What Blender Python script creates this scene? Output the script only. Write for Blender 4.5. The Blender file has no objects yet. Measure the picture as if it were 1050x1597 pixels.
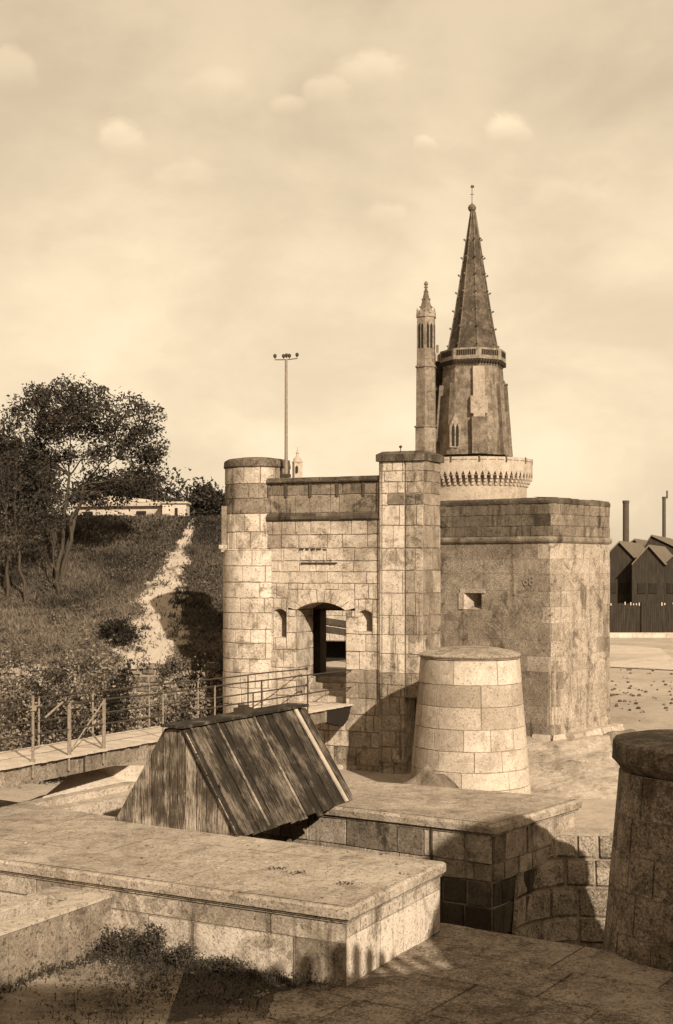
import bpy, bmesh, math, random
from mathutils import Vector, Matrix, noise as mnoise
R = math.radians
rnd = random.Random(7)
scn = bpy.context.scene
C = scn.collection
F = 2100.0; CX = 525.0; HY = 880.0; EZ = 10.0      # lens in photo pixels, eye height above datum

# ------------------------------------------------------------------ camera, sky, sun, exposure
cam_d = bpy.data.cameras.new("camera"); cam = bpy.data.objects.new("camera", cam_d); C.objects.link(cam)
cam.location = (0, 0, EZ); cam.rotation_euler = (R(90), 0, 0)
cam_d.sensor_fit = 'HORIZONTAL'; cam_d.sensor_width = 36; cam_d.lens = 36 * F / 1050
cam_d.shift_y = (HY - 798.5) / 1050; cam_d.clip_start = .1; cam_d.clip_end = 6000
scn.camera = cam
SUN_AZ = R(24); SUN_EL = R(29)          # azimuth measured from straight behind the camera towards the right
to_sun = Vector((math.sin(SUN_AZ) * math.cos(SUN_EL), -math.cos(SUN_AZ) * math.cos(SUN_EL), math.sin(SUN_EL)))
sd = bpy.data.lights.new("sun", 'SUN'); sun = bpy.data.objects.new("sun", sd); C.objects.link(sun)
sd.energy = 3.05; sd.angle = R(.55); sd.color = (1, .89, .71)
sun.rotation_euler = to_sun.to_track_quat('Z', 'Y').to_euler(); sun.location = (0, 0, 60)
scn.view_settings.view_transform = 'Standard'; scn.view_settings.look = 'None'
scn.view_settings.exposure = 1.1; scn.view_settings.gamma = 1

class NT:
    def __init__(s, t): s.t = t
    def n(s, kind, **kw):
        o = s.t.nodes.new(kind)
        for k, v in kw.items(): setattr(o, k, v)
        return o
    def put(s, sock, v):
        if isinstance(v, (int, float)): sock.default_value = v
        elif isinstance(v, (tuple, list)):
            sock.default_value = tuple(v) + ((1,) if len(v) == 3 and len(sock.default_value) == 4 else ())
        else: s.t.links.new(v, sock)
    def m(s, op, a, b=0, c=None, clamp=False):
        o = s.n('ShaderNodeMath', operation=op, use_clamp=clamp)
        s.put(o.inputs[0], a); s.put(o.inputs[1], b)
        if c is not None: s.put(o.inputs[2], c)
        return o.outputs[0]
    def mix(s, f, a, b, bt='MIX'):
        o = s.n('ShaderNodeMix', data_type='RGBA', blend_type=bt)
        s.put(o.inputs[0], f); s.put(o.inputs[6], a); s.put(o.inputs[7], b)
        return o.outputs[2]
    def mr(s, v, a, b, c=0, d=1, smooth=True):
        o = s.n('ShaderNodeMapRange', interpolation_type='SMOOTHSTEP' if smooth else 'LINEAR')
        s.put(o.inputs[0], v)
        for i, x in enumerate((a, b, c, d)): s.put(o.inputs[i + 1], x)
        return o.outputs[0]
    def noise(s, vec, sc, det=5, rough=.6, dist=0):
        o = s.n('ShaderNodeTexNoise'); s.put(o.inputs['Vector'], vec); o.inputs['Scale'].default_value = sc
        o.inputs['Detail'].default_value = det; o.inputs['Roughness'].default_value = rough; o.inputs['Distortion'].default_value = dist
        return o.outputs[0]
    def vmul(s, vec, k):
        o = s.n('ShaderNodeVectorMath', operation='MULTIPLY'); s.put(o.inputs[0], vec); s.put(o.inputs[1], k); return o.outputs[0]
    def ramp(s, v, stops):
        o = s.n('ShaderNodeValToRGB'); e = o.color_ramp.elements
        while len(e) < len(stops): e.new(.5)
        for i, (p, c) in enumerate(stops): e[i].position = p; e[i].color = tuple(c) + (1,)
        s.put(o.inputs[0], v); return o.outputs[0]

def S(v):                                     # brown-toned base colour of the print for albedo v
    q = math.sqrt(max(v, 0))
    return (v * 1.08, v * (.78 + .17 * q), v * (.50 + .34 * q))

# world: Nishita sky reduced to the tone of the print, with a veil of cloud and small cumulus heads
w = bpy.data.worlds.new("World"); scn.world = w; w.use_nodes = True
T = NT(w.node_tree); w.node_tree.nodes.clear()
sky = T.n('ShaderNodeTexSky', sky_type='NISHITA'); sky.sun_disc = False
sky.sun_elevation = SUN_EL; sky.sun_rotation = math.pi - SUN_AZ; sky.air_density = 1.0; sky.dust_density = 2.5; sky.ozone_density = 1
bw = T.n('ShaderNodeRGBToBW'); T.put(bw.inputs[0], sky.outputs[0])
tc = T.n('ShaderNodeTexCoord'); sep = T.n('ShaderNodeSeparateXYZ'); T.put(sep.inputs[0], tc.outputs['Generated'])
x, y, z = sep.outputs
yy = T.m('MAXIMUM', y, .05); U = T.m('DIVIDE', x, yy); W = T.m('DIVIDE', z, yy)
n1 = T.noise(T.vmul(tc.outputs['Generated'], (1, 1, 1.7)), 5.2, 8, .56, .15)
n2 = T.noise(T.vmul(tc.outputs['Generated'], (1, 1, 1.5)), 16, 6, .62)
veil = T.mr(n1, .34, .68, .84, 1.08)
n3 = T.m('MULTIPLY', T.m('SUBTRACT', n2, .5), 1.9)
tot = None
def puff(px, py, rx, ry, k):
    global tot
    u0 = (px - CX) / F; w0 = (HY - py) / F
    a = T.m('DIVIDE', T.m('SUBTRACT', U, u0), rx / F); b = T.m('DIVIDE', T.m('SUBTRACT', W, w0), ry / F)
    d = T.m('ADD', T.m('SQRT', T.m('ADD', T.m('MULTIPLY', a, a), T.m('MULTIPLY', b, b))), n3)
    v = T.m('MULTIPLY', T.mr(d, .55, 1.05, 1, 0), T.mr(b, -.6, .8, 0, k))
    tot = v if tot is None else T.m('MAXIMUM', tot, v)
for p in ((188, 222, 42, 38, .17), (575, 118, 62, 40, .13), (510, 150, 44, 38, .11), (447, 168, 36, 28, .13),
          (790, 206, 46, 34, .20), (662, 224, 26, 22, .15), (608, 336, 44, 30, .10), (290, 285, 60, 36, .06), (20, 120, 40, 50, .12),
          (330, 160, 90, 60, .05), (880, 330, 90, 60, .05), (150, 420, 110, 60, .05)):
    puff(*p)
lum = T.m('MULTIPLY', T.m('POWER', bw.outputs[0], .25), 2.55)
lum = T.m('MULTIPLY', T.m('MULTIPLY', lum, veil), T.mr(W, .16, .46, 1.0, .84))
lum = T.m('ADD', lum, T.m('MULTIPLY', tot, 4.5))
tint = T.ramp(T.m('MULTIPLY', lum, .08), [(0, (1, .79, .53)), (.5, (1, .82, .57)), (1, (1, .85, .61))])
vm = T.n('ShaderNodeVectorMath', operation='SCALE'); T.put(vm.inputs[0], tint); T.put(vm.inputs[3], lum)
bg = T.n('ShaderNodeBackground'); T.put(bg.inputs[0], vm.outputs[0]); bg.inputs[1].default_value = .13
wo = T.n('ShaderNodeOutputWorld'); T.put(wo.inputs[0], bg.outputs[0])

# ------------------------------------------------------------------ materials
def mat(name, rough=.9, spec=.2):
    m = bpy.data.materials.new(name); m.use_nodes = True; t = NT(m.node_tree)
    b = m.node_tree.nodes['Principled BSDF']; b.inputs['Roughness'].default_value = rough
    b.inputs['Specular IOR Level'].default_value = spec
    t.b = b; t.co = t.n('ShaderNodeTexCoord').outputs['Object']
    a = t.n('ShaderNodeAttribute'); a.attribute_name = 'tone'; t.tone = a.outputs['Fac']
    return m, t
def bump(t, h, dist, strength=1.0):
    o = t.n('ShaderNodeBump'); o.inputs['Distance'].default_value = dist; o.inputs['Strength'].default_value = strength
    t.put(o.inputs['Height'], h); t.put(t.b.inputs['Normal'], o.outputs[0])

def stone(name, lo=.05, mid=.27, hi=.52, scale=1.0, streak=.5, blotch=.5, speck=.45, bd=.012, shift=0.0, stain=.16):
    """weathered limestone: 'tone' says how pale each block is"""
    m, t = mat(name)
    big = t.noise(t.co, .55 * scale, 5, .6); med = t.noise(t.co, 2.6 * scale, 6, .65, .4); fine = t.noise(t.co, 26 * scale, 4, .7)
    vfine = t.noise(t.co, 80 * scale, 2, .6)
    stre = t.noise(t.vmul(t.co, (2.4 * scale, 2.4 * scale, .22 * scale)), 1.6, 5, .62, .2)
    v = t.m('ADD', t.m('MULTIPLY', t.tone, .60), .20 + shift)
    v = t.m('ADD', v, t.m('MULTIPLY', t.m('SUBTRACT', big, .5), blotch))
    v = t.m('ADD', v, t.m('MULTIPLY', t.m('SUBTRACT', med, .5), blotch * 1.1))
    v = t.m('ADD', v, t.m('MULTIPLY', t.m('SUBTRACT', fine, .5), speck))
    v = t.m('ADD', v, t.m('MULTIPLY', t.m('SUBTRACT', vfine, .5), speck * .5))
    v = t.m('SUBTRACT', v, t.m('MULTIPLY', t.mr(stre, .54, .72), streak * .35))
    st_ = t.noise(t.co, 1.25 * scale, 8, .72, .8); v = t.m('SUBTRACT', v, t.m('MULTIPLY', t.mr(st_, .53, .63), stain))
    st2 = t.noise(t.co, 5.5 * scale, 6, .75, .5); v = t.m('SUBTRACT', v, t.m('MULTIPLY', t.mr(st2, .56, .66), stain * .6))
    pits = t.mr(t.noise(t.co, 17 * scale, 3, .75), .58, .68)
    v = t.m('SUBTRACT', v, t.m('MULTIPLY', pits, .12), clamp=True)
    col = t.ramp(v, [(0, S(lo)), (.30, S(lo * .45 + mid * .55)), (.5, S(mid)), (.78, S(hi)), (1, S(hi * 1.18))])
    t.put(t.b.inputs['Base Color'], col)
    h = t.m('ADD', t.m('MULTIPLY', fine, .6), t.m('ADD', t.m('MULTIPLY', med, 1.4), t.m('MULTIPLY', pits, -.8)))
    bump(t, h, bd / scale)
    return m
def plain(name, v, var=.3, sc=8, rough=.85, bd=.004, spec=.2, stretch=(1, 1, 1)):
    m, t = mat(name, rough, spec)
    n = t.noise(t.vmul(t.co, stretch), sc, 5, .65); n2 = t.noise(t.co, sc * 5, 3, .6)
    f = t.m('ADD', t.m('MULTIPLY', n, .7), t.m('MULTIPLY', n2, .3))
    t.put(t.b.inputs['Base Color'], t.ramp(f, [(.3, S(v * (1 - var))), (.5, S(v)), (.7, S(min(.8, v * (1 + var))))]))
    bump(t, f, bd); return m
M = {}
M['stone'] = stone('limestone_masonry', hi=.52, streak=.85, blotch=.6, speck=.72, stain=.24, bd=.02)
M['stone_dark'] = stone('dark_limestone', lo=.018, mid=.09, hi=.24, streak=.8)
M['stone_rough'] = stone('rough_rendered_stone', lo=.04, mid=.20, hi=.42, streak=.7, blotch=.45, speck=.95, stain=.26, bd=.02)
M['stone_shaded'] = stone('shaded_stone', lo=.02, mid=.13, hi=.32, streak=.5, blotch=.7, speck=1.2, bd=.04)  # darkened stone: shade on paving, moat wall and near tower put into colour
M['stone_smooth'] = stone('clean_limestone', lo=.10, mid=.30, hi=.50, streak=.25, blotch=.4, speck=.6, stain=.13)
M['stone_top'] = stone('worn_platform_stone', lo=.07, mid=.27, hi=.42, streak=.0, blotch=.7, speck=.85, bd=.03, stain=.2, shift=.08)
M['mortar'] = plain('lime_mortar', .21, .85, 3.2)
M['mortar_light'] = plain('pale_mortar', .24, .6, 4)
M['cap_stone'] = stone('lichened_coping', lo=.018, mid=.09, hi=.25, streak=.6, blotch=.8, speck=.9, bd=.03)
M['tower'] = stone('old_tower_stone', lo=.03, mid=.13, hi=.30, scale=.5, streak=.6, blotch=.6, speck=1.2, bd=.04, stain=.15)
M['tower_light'] = stone('pale_tower_stone', lo=.08, mid=.24, hi=.40, scale=.45, streak=.4, blotch=.4, speck=.8, bd=.03, stain=.1)
M['spire'] = stone('spire_stone', lo=.02, mid=.065, hi=.17, scale=.6, streak=.4, blotch=.8, speck=1.1, bd=.03)
M['dark'] = plain('dark_void_wood', .02, .4, 6)
M['iron'] = plain('painted_iron', .045, .4, 20, .6)
M['iron_pale'] = plain('weathered_pale_iron', .20, .5, 20, .7)
M['trunk'] = plain('bark', .055, .5, 6, bd=.02, stretch=(1, 1, .25))
M['trunk_dark'] = plain('dark_bark', .05, .5, 6, bd=.02, stretch=(1, 1, .25))
M['roof_pale'] = plain('pale_roof', .40, .3, 3)
M['wall_pale'] = plain('pale_wall', .45, .25, 3)
M['shed'] = plain('tarred_boards', .030, .8, 5, stretch=(2, 2, .15))
M['shed_roof'] = plain('shed_roof', .13, .3, 2)
M['chimney'] = plain('brick_chimney', .07, .3, 2)
M['haze_tower'] = plain('far_stone', .34, .25, 3)

def wood(name, lo, mid, hi):
    m, t = mat(name, .85)
    uv = t.n('ShaderNodeUVMap').outputs[0]
    g = t.noise(t.vmul(uv, (14, .9, 1)), 3, 6, .7, .6); g2 = t.noise(t.vmul(uv, (60, 2.5, 1)), 2, 4, .7)
    b = t.noise(t.co, 1.8, 5, .65)
    v = t.m('ADD', t.m('MULTIPLY', t.tone, .5), t.m('MULTIPLY', t.m('SUBTRACT', g, .5), 1.1))
    v = t.m('ADD', v, t.m('MULTIPLY', t.m('SUBTRACT', b, .5), 1.0)); v = t.m('ADD', v, t.m('MULTIPLY', t.m('SUBTRACT', g2, .5), .7))
    v = t.m('ADD', v, .22, clamp=True)
    t.put(t.b.inputs['Base Color'], t.ramp(v, [(0, S(lo)), (.45, S(mid)), (.8, S(hi)), (1, S(hi * 1.3))]))
    bump(t, t.m('ADD', g, t.m('MULTIPLY', g2, .6)), .012); return m
M['wood'] = wood('weathered_planks', .010, .08, .46)
M['wood_dark'] = wood('dark_tarred_planks', .006, .026, .22)
M['wood_edge'] = wood('pale_batten', .10, .30, .45)
M['deck'] = wood('bleached_deck_boards', .12, .42, .58)

def foliage(name, lo, hi, var=.5):
    m, t = mat(name, .7, .3)
    n = t.noise(t.co, 1.3, 4, .6)
    f = t.m('ADD', t.m('MULTIPLY', t.tone, .75), t.m('MULTIPLY', n, .5)); f = t.m('SUBTRACT', f, .1, clamp=True)
    t.put(t.b.inputs['Base Color'], t.ramp(f, [(.1, S(lo)), (.9, S(hi))])); return m
M['leaf'] = foliage('tree_leaves', .012, .05)
M['leaf_dark'] = foliage('dark_leaves', .009, .032)
M['leaf_bush'] = foliage('bush_leaves', .025, .26)
M['weed'] = foliage('weeds', .015, .07)
M['grass'] = foliage('dry_grass', .022, .155)

def soil(name, lo, mid, hi, sc=1.0, bd=.05):
    m, t = mat(name)
    a = t.noise(t.co, .5 * sc, 6, .65); b = t.noise(t.co, 3.5 * sc, 6, .7); c = t.noise(t.co, 22 * sc, 4, .75)
    v = t.m('ADD', t.m('MULTIPLY', a, .45), t.m('ADD', t.m('MULTIPLY', b, .35), t.m('MULTIPLY', c, .4)))
    v = t.m('ADD', v, t.m('MULTIPLY', t.m('SUBTRACT', t.tone, .5), .8))
    t.put(t.b.inputs['Base Color'], t.ramp(v, [(.38, S(lo)), (.55, S(mid)), (.75, S(hi))]))
    bump(t, t.m('ADD', b, t.m('MULTIPLY', c, .5)), bd); return m
M['soil'] = soil('trodden_earth', .05, .19, .42)
M['hill'] = soil('grassy_bank', .02, .05, .11, .8)
M['path'] = soil('trodden_track', .07, .20, .42, 2.2, .05)
M['sand'] = soil('pale_shore_ground', .16, .32, .46, .6, .05)
M['mud'] = soil('moat_bed', .02, .05, .10)
M['moss'] = soil('mossy_rubble', .04, .15, .30, 2, .05)

# ------------------------------------------------------------------ helpers
def PT(px, py, Y):                            # point seen at a photo pixel, Y metres away
    return Vector(((px - CX) / F * Y, Y, EZ - (py - HY) / F * Y))
def PZ(px, py, z):                            # the same, on the level z (relative to the eye)
    Y = z * F / (HY - py); return Vector(((px - CX) / F * Y, Y, EZ + z))
def zat(py, Y): return EZ - (py - HY) / F * Y

class MB:
    def __init__(s): s.v = []; s.f = []; s.t = []; s.mi = []; s.uv = []
    def poly(s, pts, tone=.5, mi=0, uv=None):
        k = len(s.v); s.v += [Vector(p) for p in pts]; s.f.append(tuple(range(k, k + len(pts)))); s.t.append(tone); s.mi.append(mi)
        s.uv.append(uv or [(0, 0)] * len(pts))
    def hexa(s, p, tone=.5, mi=0, uvw=None):   # p: 8 points, 0-3 back ring, 4-7 front ring
        for q in ((4, 5, 6, 7), (0, 3, 2, 1), (0, 1, 5, 4), (1, 2, 6, 5), (2, 3, 7, 6), (3, 0, 4, 7)):
            s.poly([p[i] for i in q], tone, mi, [uvw[i] for i in q] if uvw else None)
    def box(s, c, sx, sy, sz, rz=0, tone=.5, mi=0):
        c = Vector(c); ca, sa = math.cos(rz), math.sin(rz)
        P = []
        for dz in (-1, 1):
            for dx, dy in ((-1, -1), (1, -1), (1, 1), (-1, 1)):
                a, b = dx * sx / 2, dy * sy / 2
                P.append(c + Vector((a * ca - b * sa, a * sa + b * ca, dz * sz / 2)))
        s.hexa(P, tone, mi)
    def tube(s, a, b, r, r2=None, n=8, tone=.5, mi=0, cap=True):
        a = Vector(a); b = Vector(b); r2 = r if r2 is None else r2
        d = (b - a).normalized(); q = d.orthogonal().normalized(); e = d.cross(q)
        A = [a + (q * math.cos(t) + e * math.sin(t)) * r for t in [2 * math.pi * i / n for i in range(n)]]
        B = [b + (q * math.cos(t) + e * math.sin(t)) * r2 for t in [2 * math.pi * i / n for i in range(n)]]
        for i in range(n): s.poly([A[i], A[(i + 1) % n], B[(i + 1) % n], B[i]], tone, mi)
        if cap: s.poly(A[::-1], tone, mi); s.poly(B, tone, mi)
    def lathe(s, c, prof, n=48, tone=.5, mi=0, a0=0, a1=2 * math.pi, rough=0, tonef=None):
        c = Vector(c)
        full = abs(a1 - a0 - 2 * math.pi) < 1e-6
        rings = []
        for j, (r, zz) in enumerate(prof):
            ring = []
            for i in range(n if full else n + 1):
                a = a0 + (a1 - a0) * i / n
                k = 1 + (rough * (mnoise.noise(Vector((math.cos(a) * 4, math.sin(a) * 4, zz * 3))) ) if rough else 0)
                ring.append(c + Vector((math.cos(a) * r * k, math.sin(a) * r * k, zz)))
            rings.append(ring)
        for j in range(len(rings) - 1):
            A, B = rings[j], rings[j + 1]; L = len(A)
            for i in range(L if full else L - 1):
                k = (i + 1) % L
                s.poly([A[i], A[k], B[k], B[i]], tonef(i, j) if tonef else tone, mi)
    def build(s, name, mats, parent=None, origin=None, smooth=False, weld=False):
        me = bpy.data.meshes.new(name)
        o0 = Vector(origin) if origin is not None else (parent.location.copy() if parent else Vector((0, 0, 0)))
        if parent is not None:
            o0 = parent['o0'] if 'o0' in parent else parent.location; o0 = Vector(o0)
        me.from_pydata([v - o0 for v in s.v], [], s.f)
        at = me.attributes.new('tone', 'FLOAT', 'FACE'); at.data.foreach_set('value', [float(x) for x in s.t])
        uvl = me.uv_layers.new(name='UVMap'); fl = []
        for u in s.uv:
            for q in u: fl += [q[0], q[1]]
        uvl.data.foreach_set('uv', fl)
        for m in (mats if isinstance(mats, (list, tuple)) else [mats]): me.materials.append(M[m])
        me.polygons.foreach_set('material_index', s.mi)
        if weld:
            bm = bmesh.new(); bm.from_mesh(me); bmesh.ops.remove_doubles(bm, verts=bm.verts, dist=1e-4); bm.to_mesh(me); bm.free()
        if smooth: me.polygons.foreach_set('use_smooth', [True] * len(me.polygons))
        me.update()
        ob = bpy.data.objects.new(name, me); C.objects.link(ob)
        if parent is not None: ob.parent = parent
        else: ob.location = o0
        ob['o0'] = [o0.x, o0.y, o0.z]
        return ob
def tag(o, label, cat, group=None, kind=None):
    if label: o['label'] = label
    if cat: o['category'] = cat
    if group: o['group'] = group
    if kind: o['kind'] = kind
    return o
def thing(name, loc, label, cat, group=None):
    o = bpy.data.objects.new(name, None); o.empty_display_size = .3; C.objects.link(o); o.location = Vector(loc)
    o['o0'] = list(loc); return tag(o, label, cat, group)

def rsub(rects, h):
    out = []
    for (a, b, c, d) in rects:               # a<b in u, c<d in v
        e, f, g, k = h
        if e >= b or f <= a or g >= d or k <= c: out.append((a, b, c, d)); continue
        if a < e: out.append((a, e, c, d))
        if f < b: out.append((f, b, c, d))
        aa, bb = max(a, e), min(b, f)
        if c < g: out.append((aa, bb, c, g))
        if k < d: out.append((aa, bb, k, d))
    return out
def masonry(mb, f, u0, u1, v0, v1, ch, bl, tone=lambda u, v: .6, jit=.12, gap=.010, proud=.03, holes=(), seg=None, rough=.008, bev=.014, chv=.12, backing=True, mi=0, mib=1, odd=.12, courses=None, wav=0.0):
    """ashlar: every stone is a raised block with eased edges over a recessed mortar bed; f(u,v,d) gives the surface"""
    vs = [v0]
    if courses: vs = list(courses)
    else:
        while vs[-1] < v1 - ch * .35: vs.append(vs[-1] + ch * rnd.uniform(1 - chv, 1 + chv))
        k = (v1 - v0) / (vs[-1] - v0); vs = [v0 + (q - v0) * k for q in vs]
    def strip(a, b): 
        n = 1 if not seg else max(1, math.ceil((b - a) / seg)); return [a + (b - a) * i / n for i in range(n + 1)]
    for c, d in zip(vs[:-1], vs[1:]):
        us = [u0 - rnd.uniform(0, bl)]
        while us[-1] < u1: us.append(us[-1] + bl * rnd.uniform(.55, 1.5))
        for a, b in zip(us[:-1], us[1:]):
            a, b = max(a, u0), min(b, u1)
            if b - a < .03: continue
            rs = [(a, b, c, d)]
            for h in holes: rs = rsub(rs, h)
            tn = tone((a + b) / 2, (c + d) / 2) + rnd.gauss(0, jit * .6)
            if rnd.random() < odd * .6: tn -= rnd.uniform(.1, .35)
            dp = proud + rnd.uniform(-rough, rough); g = gap / 2 * rnd.uniform(.7, 1.5)
            for (p, q, r_, t_) in rs:
                if q - p < .04 or t_ - r_ < .04: continue
                p += g; q -= g; r_ += g; t_ -= g
                be = min(bev, (q - p) / 4, (t_ - r_) / 4)
                X = strip(p + be, q - be)
                dw = [dp + (rnd.uniform(-wav, wav) if wav else 0) for _ in X]
                ej = min(.012, be * .9); lo_ = [r_ + be + rnd.uniform(-ej, ej) for _ in X]; hi_ = [t_ - be + rnd.uniform(-ej, ej) for _ in X]
                if rnd.random() < .25: k0 = rnd.choice((0, -1)); hi_[k0] -= rnd.uniform(0, 2.2) * be
                if rnd.random() < .2: k0 = rnd.choice((0, -1)); lo_[k0] += rnd.uniform(0, 2.2) * be
                for i in range(len(X) - 1):
                    mb.poly([f(X[i], lo_[i], dw[i]), f(X[i + 1], lo_[i + 1], dw[i + 1]), f(X[i + 1], hi_[i + 1], dw[i + 1]), f(X[i], hi_[i], dw[i])], tn, mi)
                    mb.poly([f(X[i], r_, 0), f(X[i + 1], r_, 0), f(X[i + 1], lo_[i + 1], dw[i + 1]), f(X[i], lo_[i], dw[i])], tn - .05, mi)
                    mb.poly([f(X[i], hi_[i], dw[i]), f(X[i + 1], hi_[i + 1], dw[i + 1]), f(X[i + 1], t_, 0), f(X[i], t_, 0)], tn - .05, mi)
                mb.poly([f(p, r_, 0), f(X[0], lo_[0], dw[0]), f(X[0], hi_[0], dw[0]), f(p, t_, 0)], tn - .05, mi)
                mb.poly([f(X[-1], lo_[-1], dw[-1]), f(q, r_, 0), f(q, t_, 0), f(X[-1], hi_[-1], dw[-1])], tn - .05, mi)
    if backing:
        rs = [(u0, u1, v0, v1)]
        for h in holes: rs = rsub(rs, h)
        for (a, b, c, d) in rs:
            X = strip(a, b)
            for i in range(len(X) - 1): mb.poly([f(X[i], c, .004), f(X[i + 1], c, .004), f(X[i + 1], d, .004), f(X[i], d, .004)], .4, mib)

def planar(O, r, n, up=Vector((0, 0, 1))):
    O = Vector(O); r = Vector(r); n = Vector(n); up = Vector(up)
    return lambda u, v, d: Vector((O.x + r.x * u + n.x * d + up.x * v, O.y + r.y * u + n.y * d + up.y * v, (up.z * v + n.z * d + r.z * u) + (O.z if up.z < .99 else 0)))
def cone_f(c, r0, z0, r1, z1):                # u is the arc length at radius r0, v world height
    def f(u, v, d):
        rr = r0 + (r1 - r0) * (v - z0) / (z1 - z0) + d; a = u / r0
        return Vector((c[0] + math.cos(a) * rr, c[1] + math.sin(a) * rr, v))
    return f
def pix(O, r, px, py):                        # photo pixel on the vertical plane O + s*r : gives s, z
    k = (px - CX) / F; s = (k * O[1] - O[0]) / (r[0] - k * r[1]); Y = O[1] + s * r[1]
    return s, zat(py, Y)

TH = R(22.5); gv = Vector((math.sin(TH), math.cos(TH), 0)); gr = Vector((math.cos(TH), -math.sin(TH), 0)); gn = -gv
GO = Vector((.29, 40.0, 0))
def G(px, py, off=0):
    O = GO + gn * off; return pix((O.x, O.y), (gr.x, gr.y), px, py)
def GP(s, z, d=0): return Vector((GO.x + gr.x * s + gn.x * d, GO.y + gr.y * s + gn.y * d, z))
ZB = EZ - 8.8
def lv(z): return EZ + z

# ------------------------------------------------------------------ ground, moat, pavement (setting)
def flat_loops(name, outer, holes, z, m, kind='structure'):
    bm = bmesh.new(); es = []
    for loop in [outer] + holes:
        vs = [bm.verts.new((p[0], p[1], z)) for p in loop]
        es += [bm.edges.new((vs[i], vs[(i + 1) % len(vs)])) for i in range(len(vs))]
    bmesh.ops.triangle_fill(bm, edges=es, use_beauty=True)
    for f in bm.faces:
        f.normal_update()
        if f.normal.z < 0: f.normal_flip()
    me = bpy.data.meshes.new(name); bm.to_mesh(me); bm.free(); me.materials.append(M[m])
    at = me.attributes.new('tone', 'FLOAT', 'FACE'); at.data.foreach_set('value', [.5] * len(me.polygons))
    o = bpy.data.objects.new(name, me); C.objects.link(o); o['kind'] = kind; return o
pA = Vector((1.60, 21.35)); pdir = Vector((.8326, -.5538))
pE = pA + pdir * 13; pW = Vector((-22, 36.2))
hole = [pA, pE, Vector((12.5, 22.4)), Vector((7, 25.4)), Vector((5.05, 26.2)), Vector((4.3, 27.0)), Vector((3.0, 28.6)), Vector((-1, 31.2)), Vector((-24, 40.0)), pW]
flat_loops('ground', [(-900, -300), (1500, -300), (1500, 3500), (-900, 3500)], [hole], lv(-6.1), 'sand')
flat_loops('moat_bed', [(-46, 12), (16, 12), (16, 70), (-46, 70)], [], ZB, 'mud')

# foreground soil (left) and paving slabs (right)
fg = MB()
def soil_h(x, y):
    p = Vector((x * .8, y * .8, 0)); h = .05 * mnoise.noise(p) + .03 * mnoise.noise(p * 3.1) + .012 * mnoise.noise(p * 9)
    uu = (x - 1.60) * .8326 + (y - 21.35) * -.5538
    uu -= .18 + .45 * mnoise.noise(Vector((x * 1.1, y * 1.1, 6))) + .15 * mnoise.noise(Vector((x * 5, y * 5, 6))); h += .03
    if uu > 0: h -= min(.2, uu * .45)
    return lv(-5.68) + h
nx, ny = 110, 110
x0, x1, y0, y1 = -12., 1.6, 3., 30.
for i in range(nx):
    for j in range(ny):
        a, b = x0 + (x1 - x0) * i / nx, x0 + (x1 - x0) * (i + 1) / nx; c, d = y0 + (y1 - y0) * j / ny, y0 + (y1 - y0) * (j + 1) / ny
        if (c - 21.35) > -(a - 1.60) * .58 + .3: continue
        t = .5 + .35 * mnoise.noise(Vector((a * .55, c * .9, 4))) - (.25 if (a + 2.2) > 0 else 0)
        fg.poly([(a, c, soil_h(a, c)), (b, c, soil_h(b, c)), (b, d, soil_h(b, d)), (a, d, soil_h(a, d))], t)
o = fg.build('foreground_ground', 'soil', smooth=True, weld=True); o['kind'] = 'structure'

pv = MB()
pn = Vector((-.5538, -.8326, 0)); pr = Vector((.8326, -.5538, 0))
fpv = planar((pA.x, pA.y, lv(-5.68)), pr, (0, 0, 1), up=pn)
masonry(pv, lambda u, v, d: fpv(u, v, 0) + Vector((0, 0, d - .02 + .012 * mnoise.noise(Vector((u * 1.5, v * 1.5, 0))))), -.2, 12.5, 0.0, 9, 1.35, 2.6, tone=lambda u, v: .80 + .3 * mnoise.noise(Vector((u * .7, v * .7, 4))), jit=.05, gap=.012, proud=.03, rough=.006, odd=.03, bev=.012, seg=.25, wav=.004)
# sheer face of the paving down to the moat
fe = planar((pA.x, pA.y, 0), pr, -pn)
masonry(pv, fe, -2.6, 12.5, ZB, lv(-5.68), .45, .9, tone=lambda u, v: .35)
o = pv.build('pavement', ['stone_shaded', 'mortar']); o['kind'] = 'structure'

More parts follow.
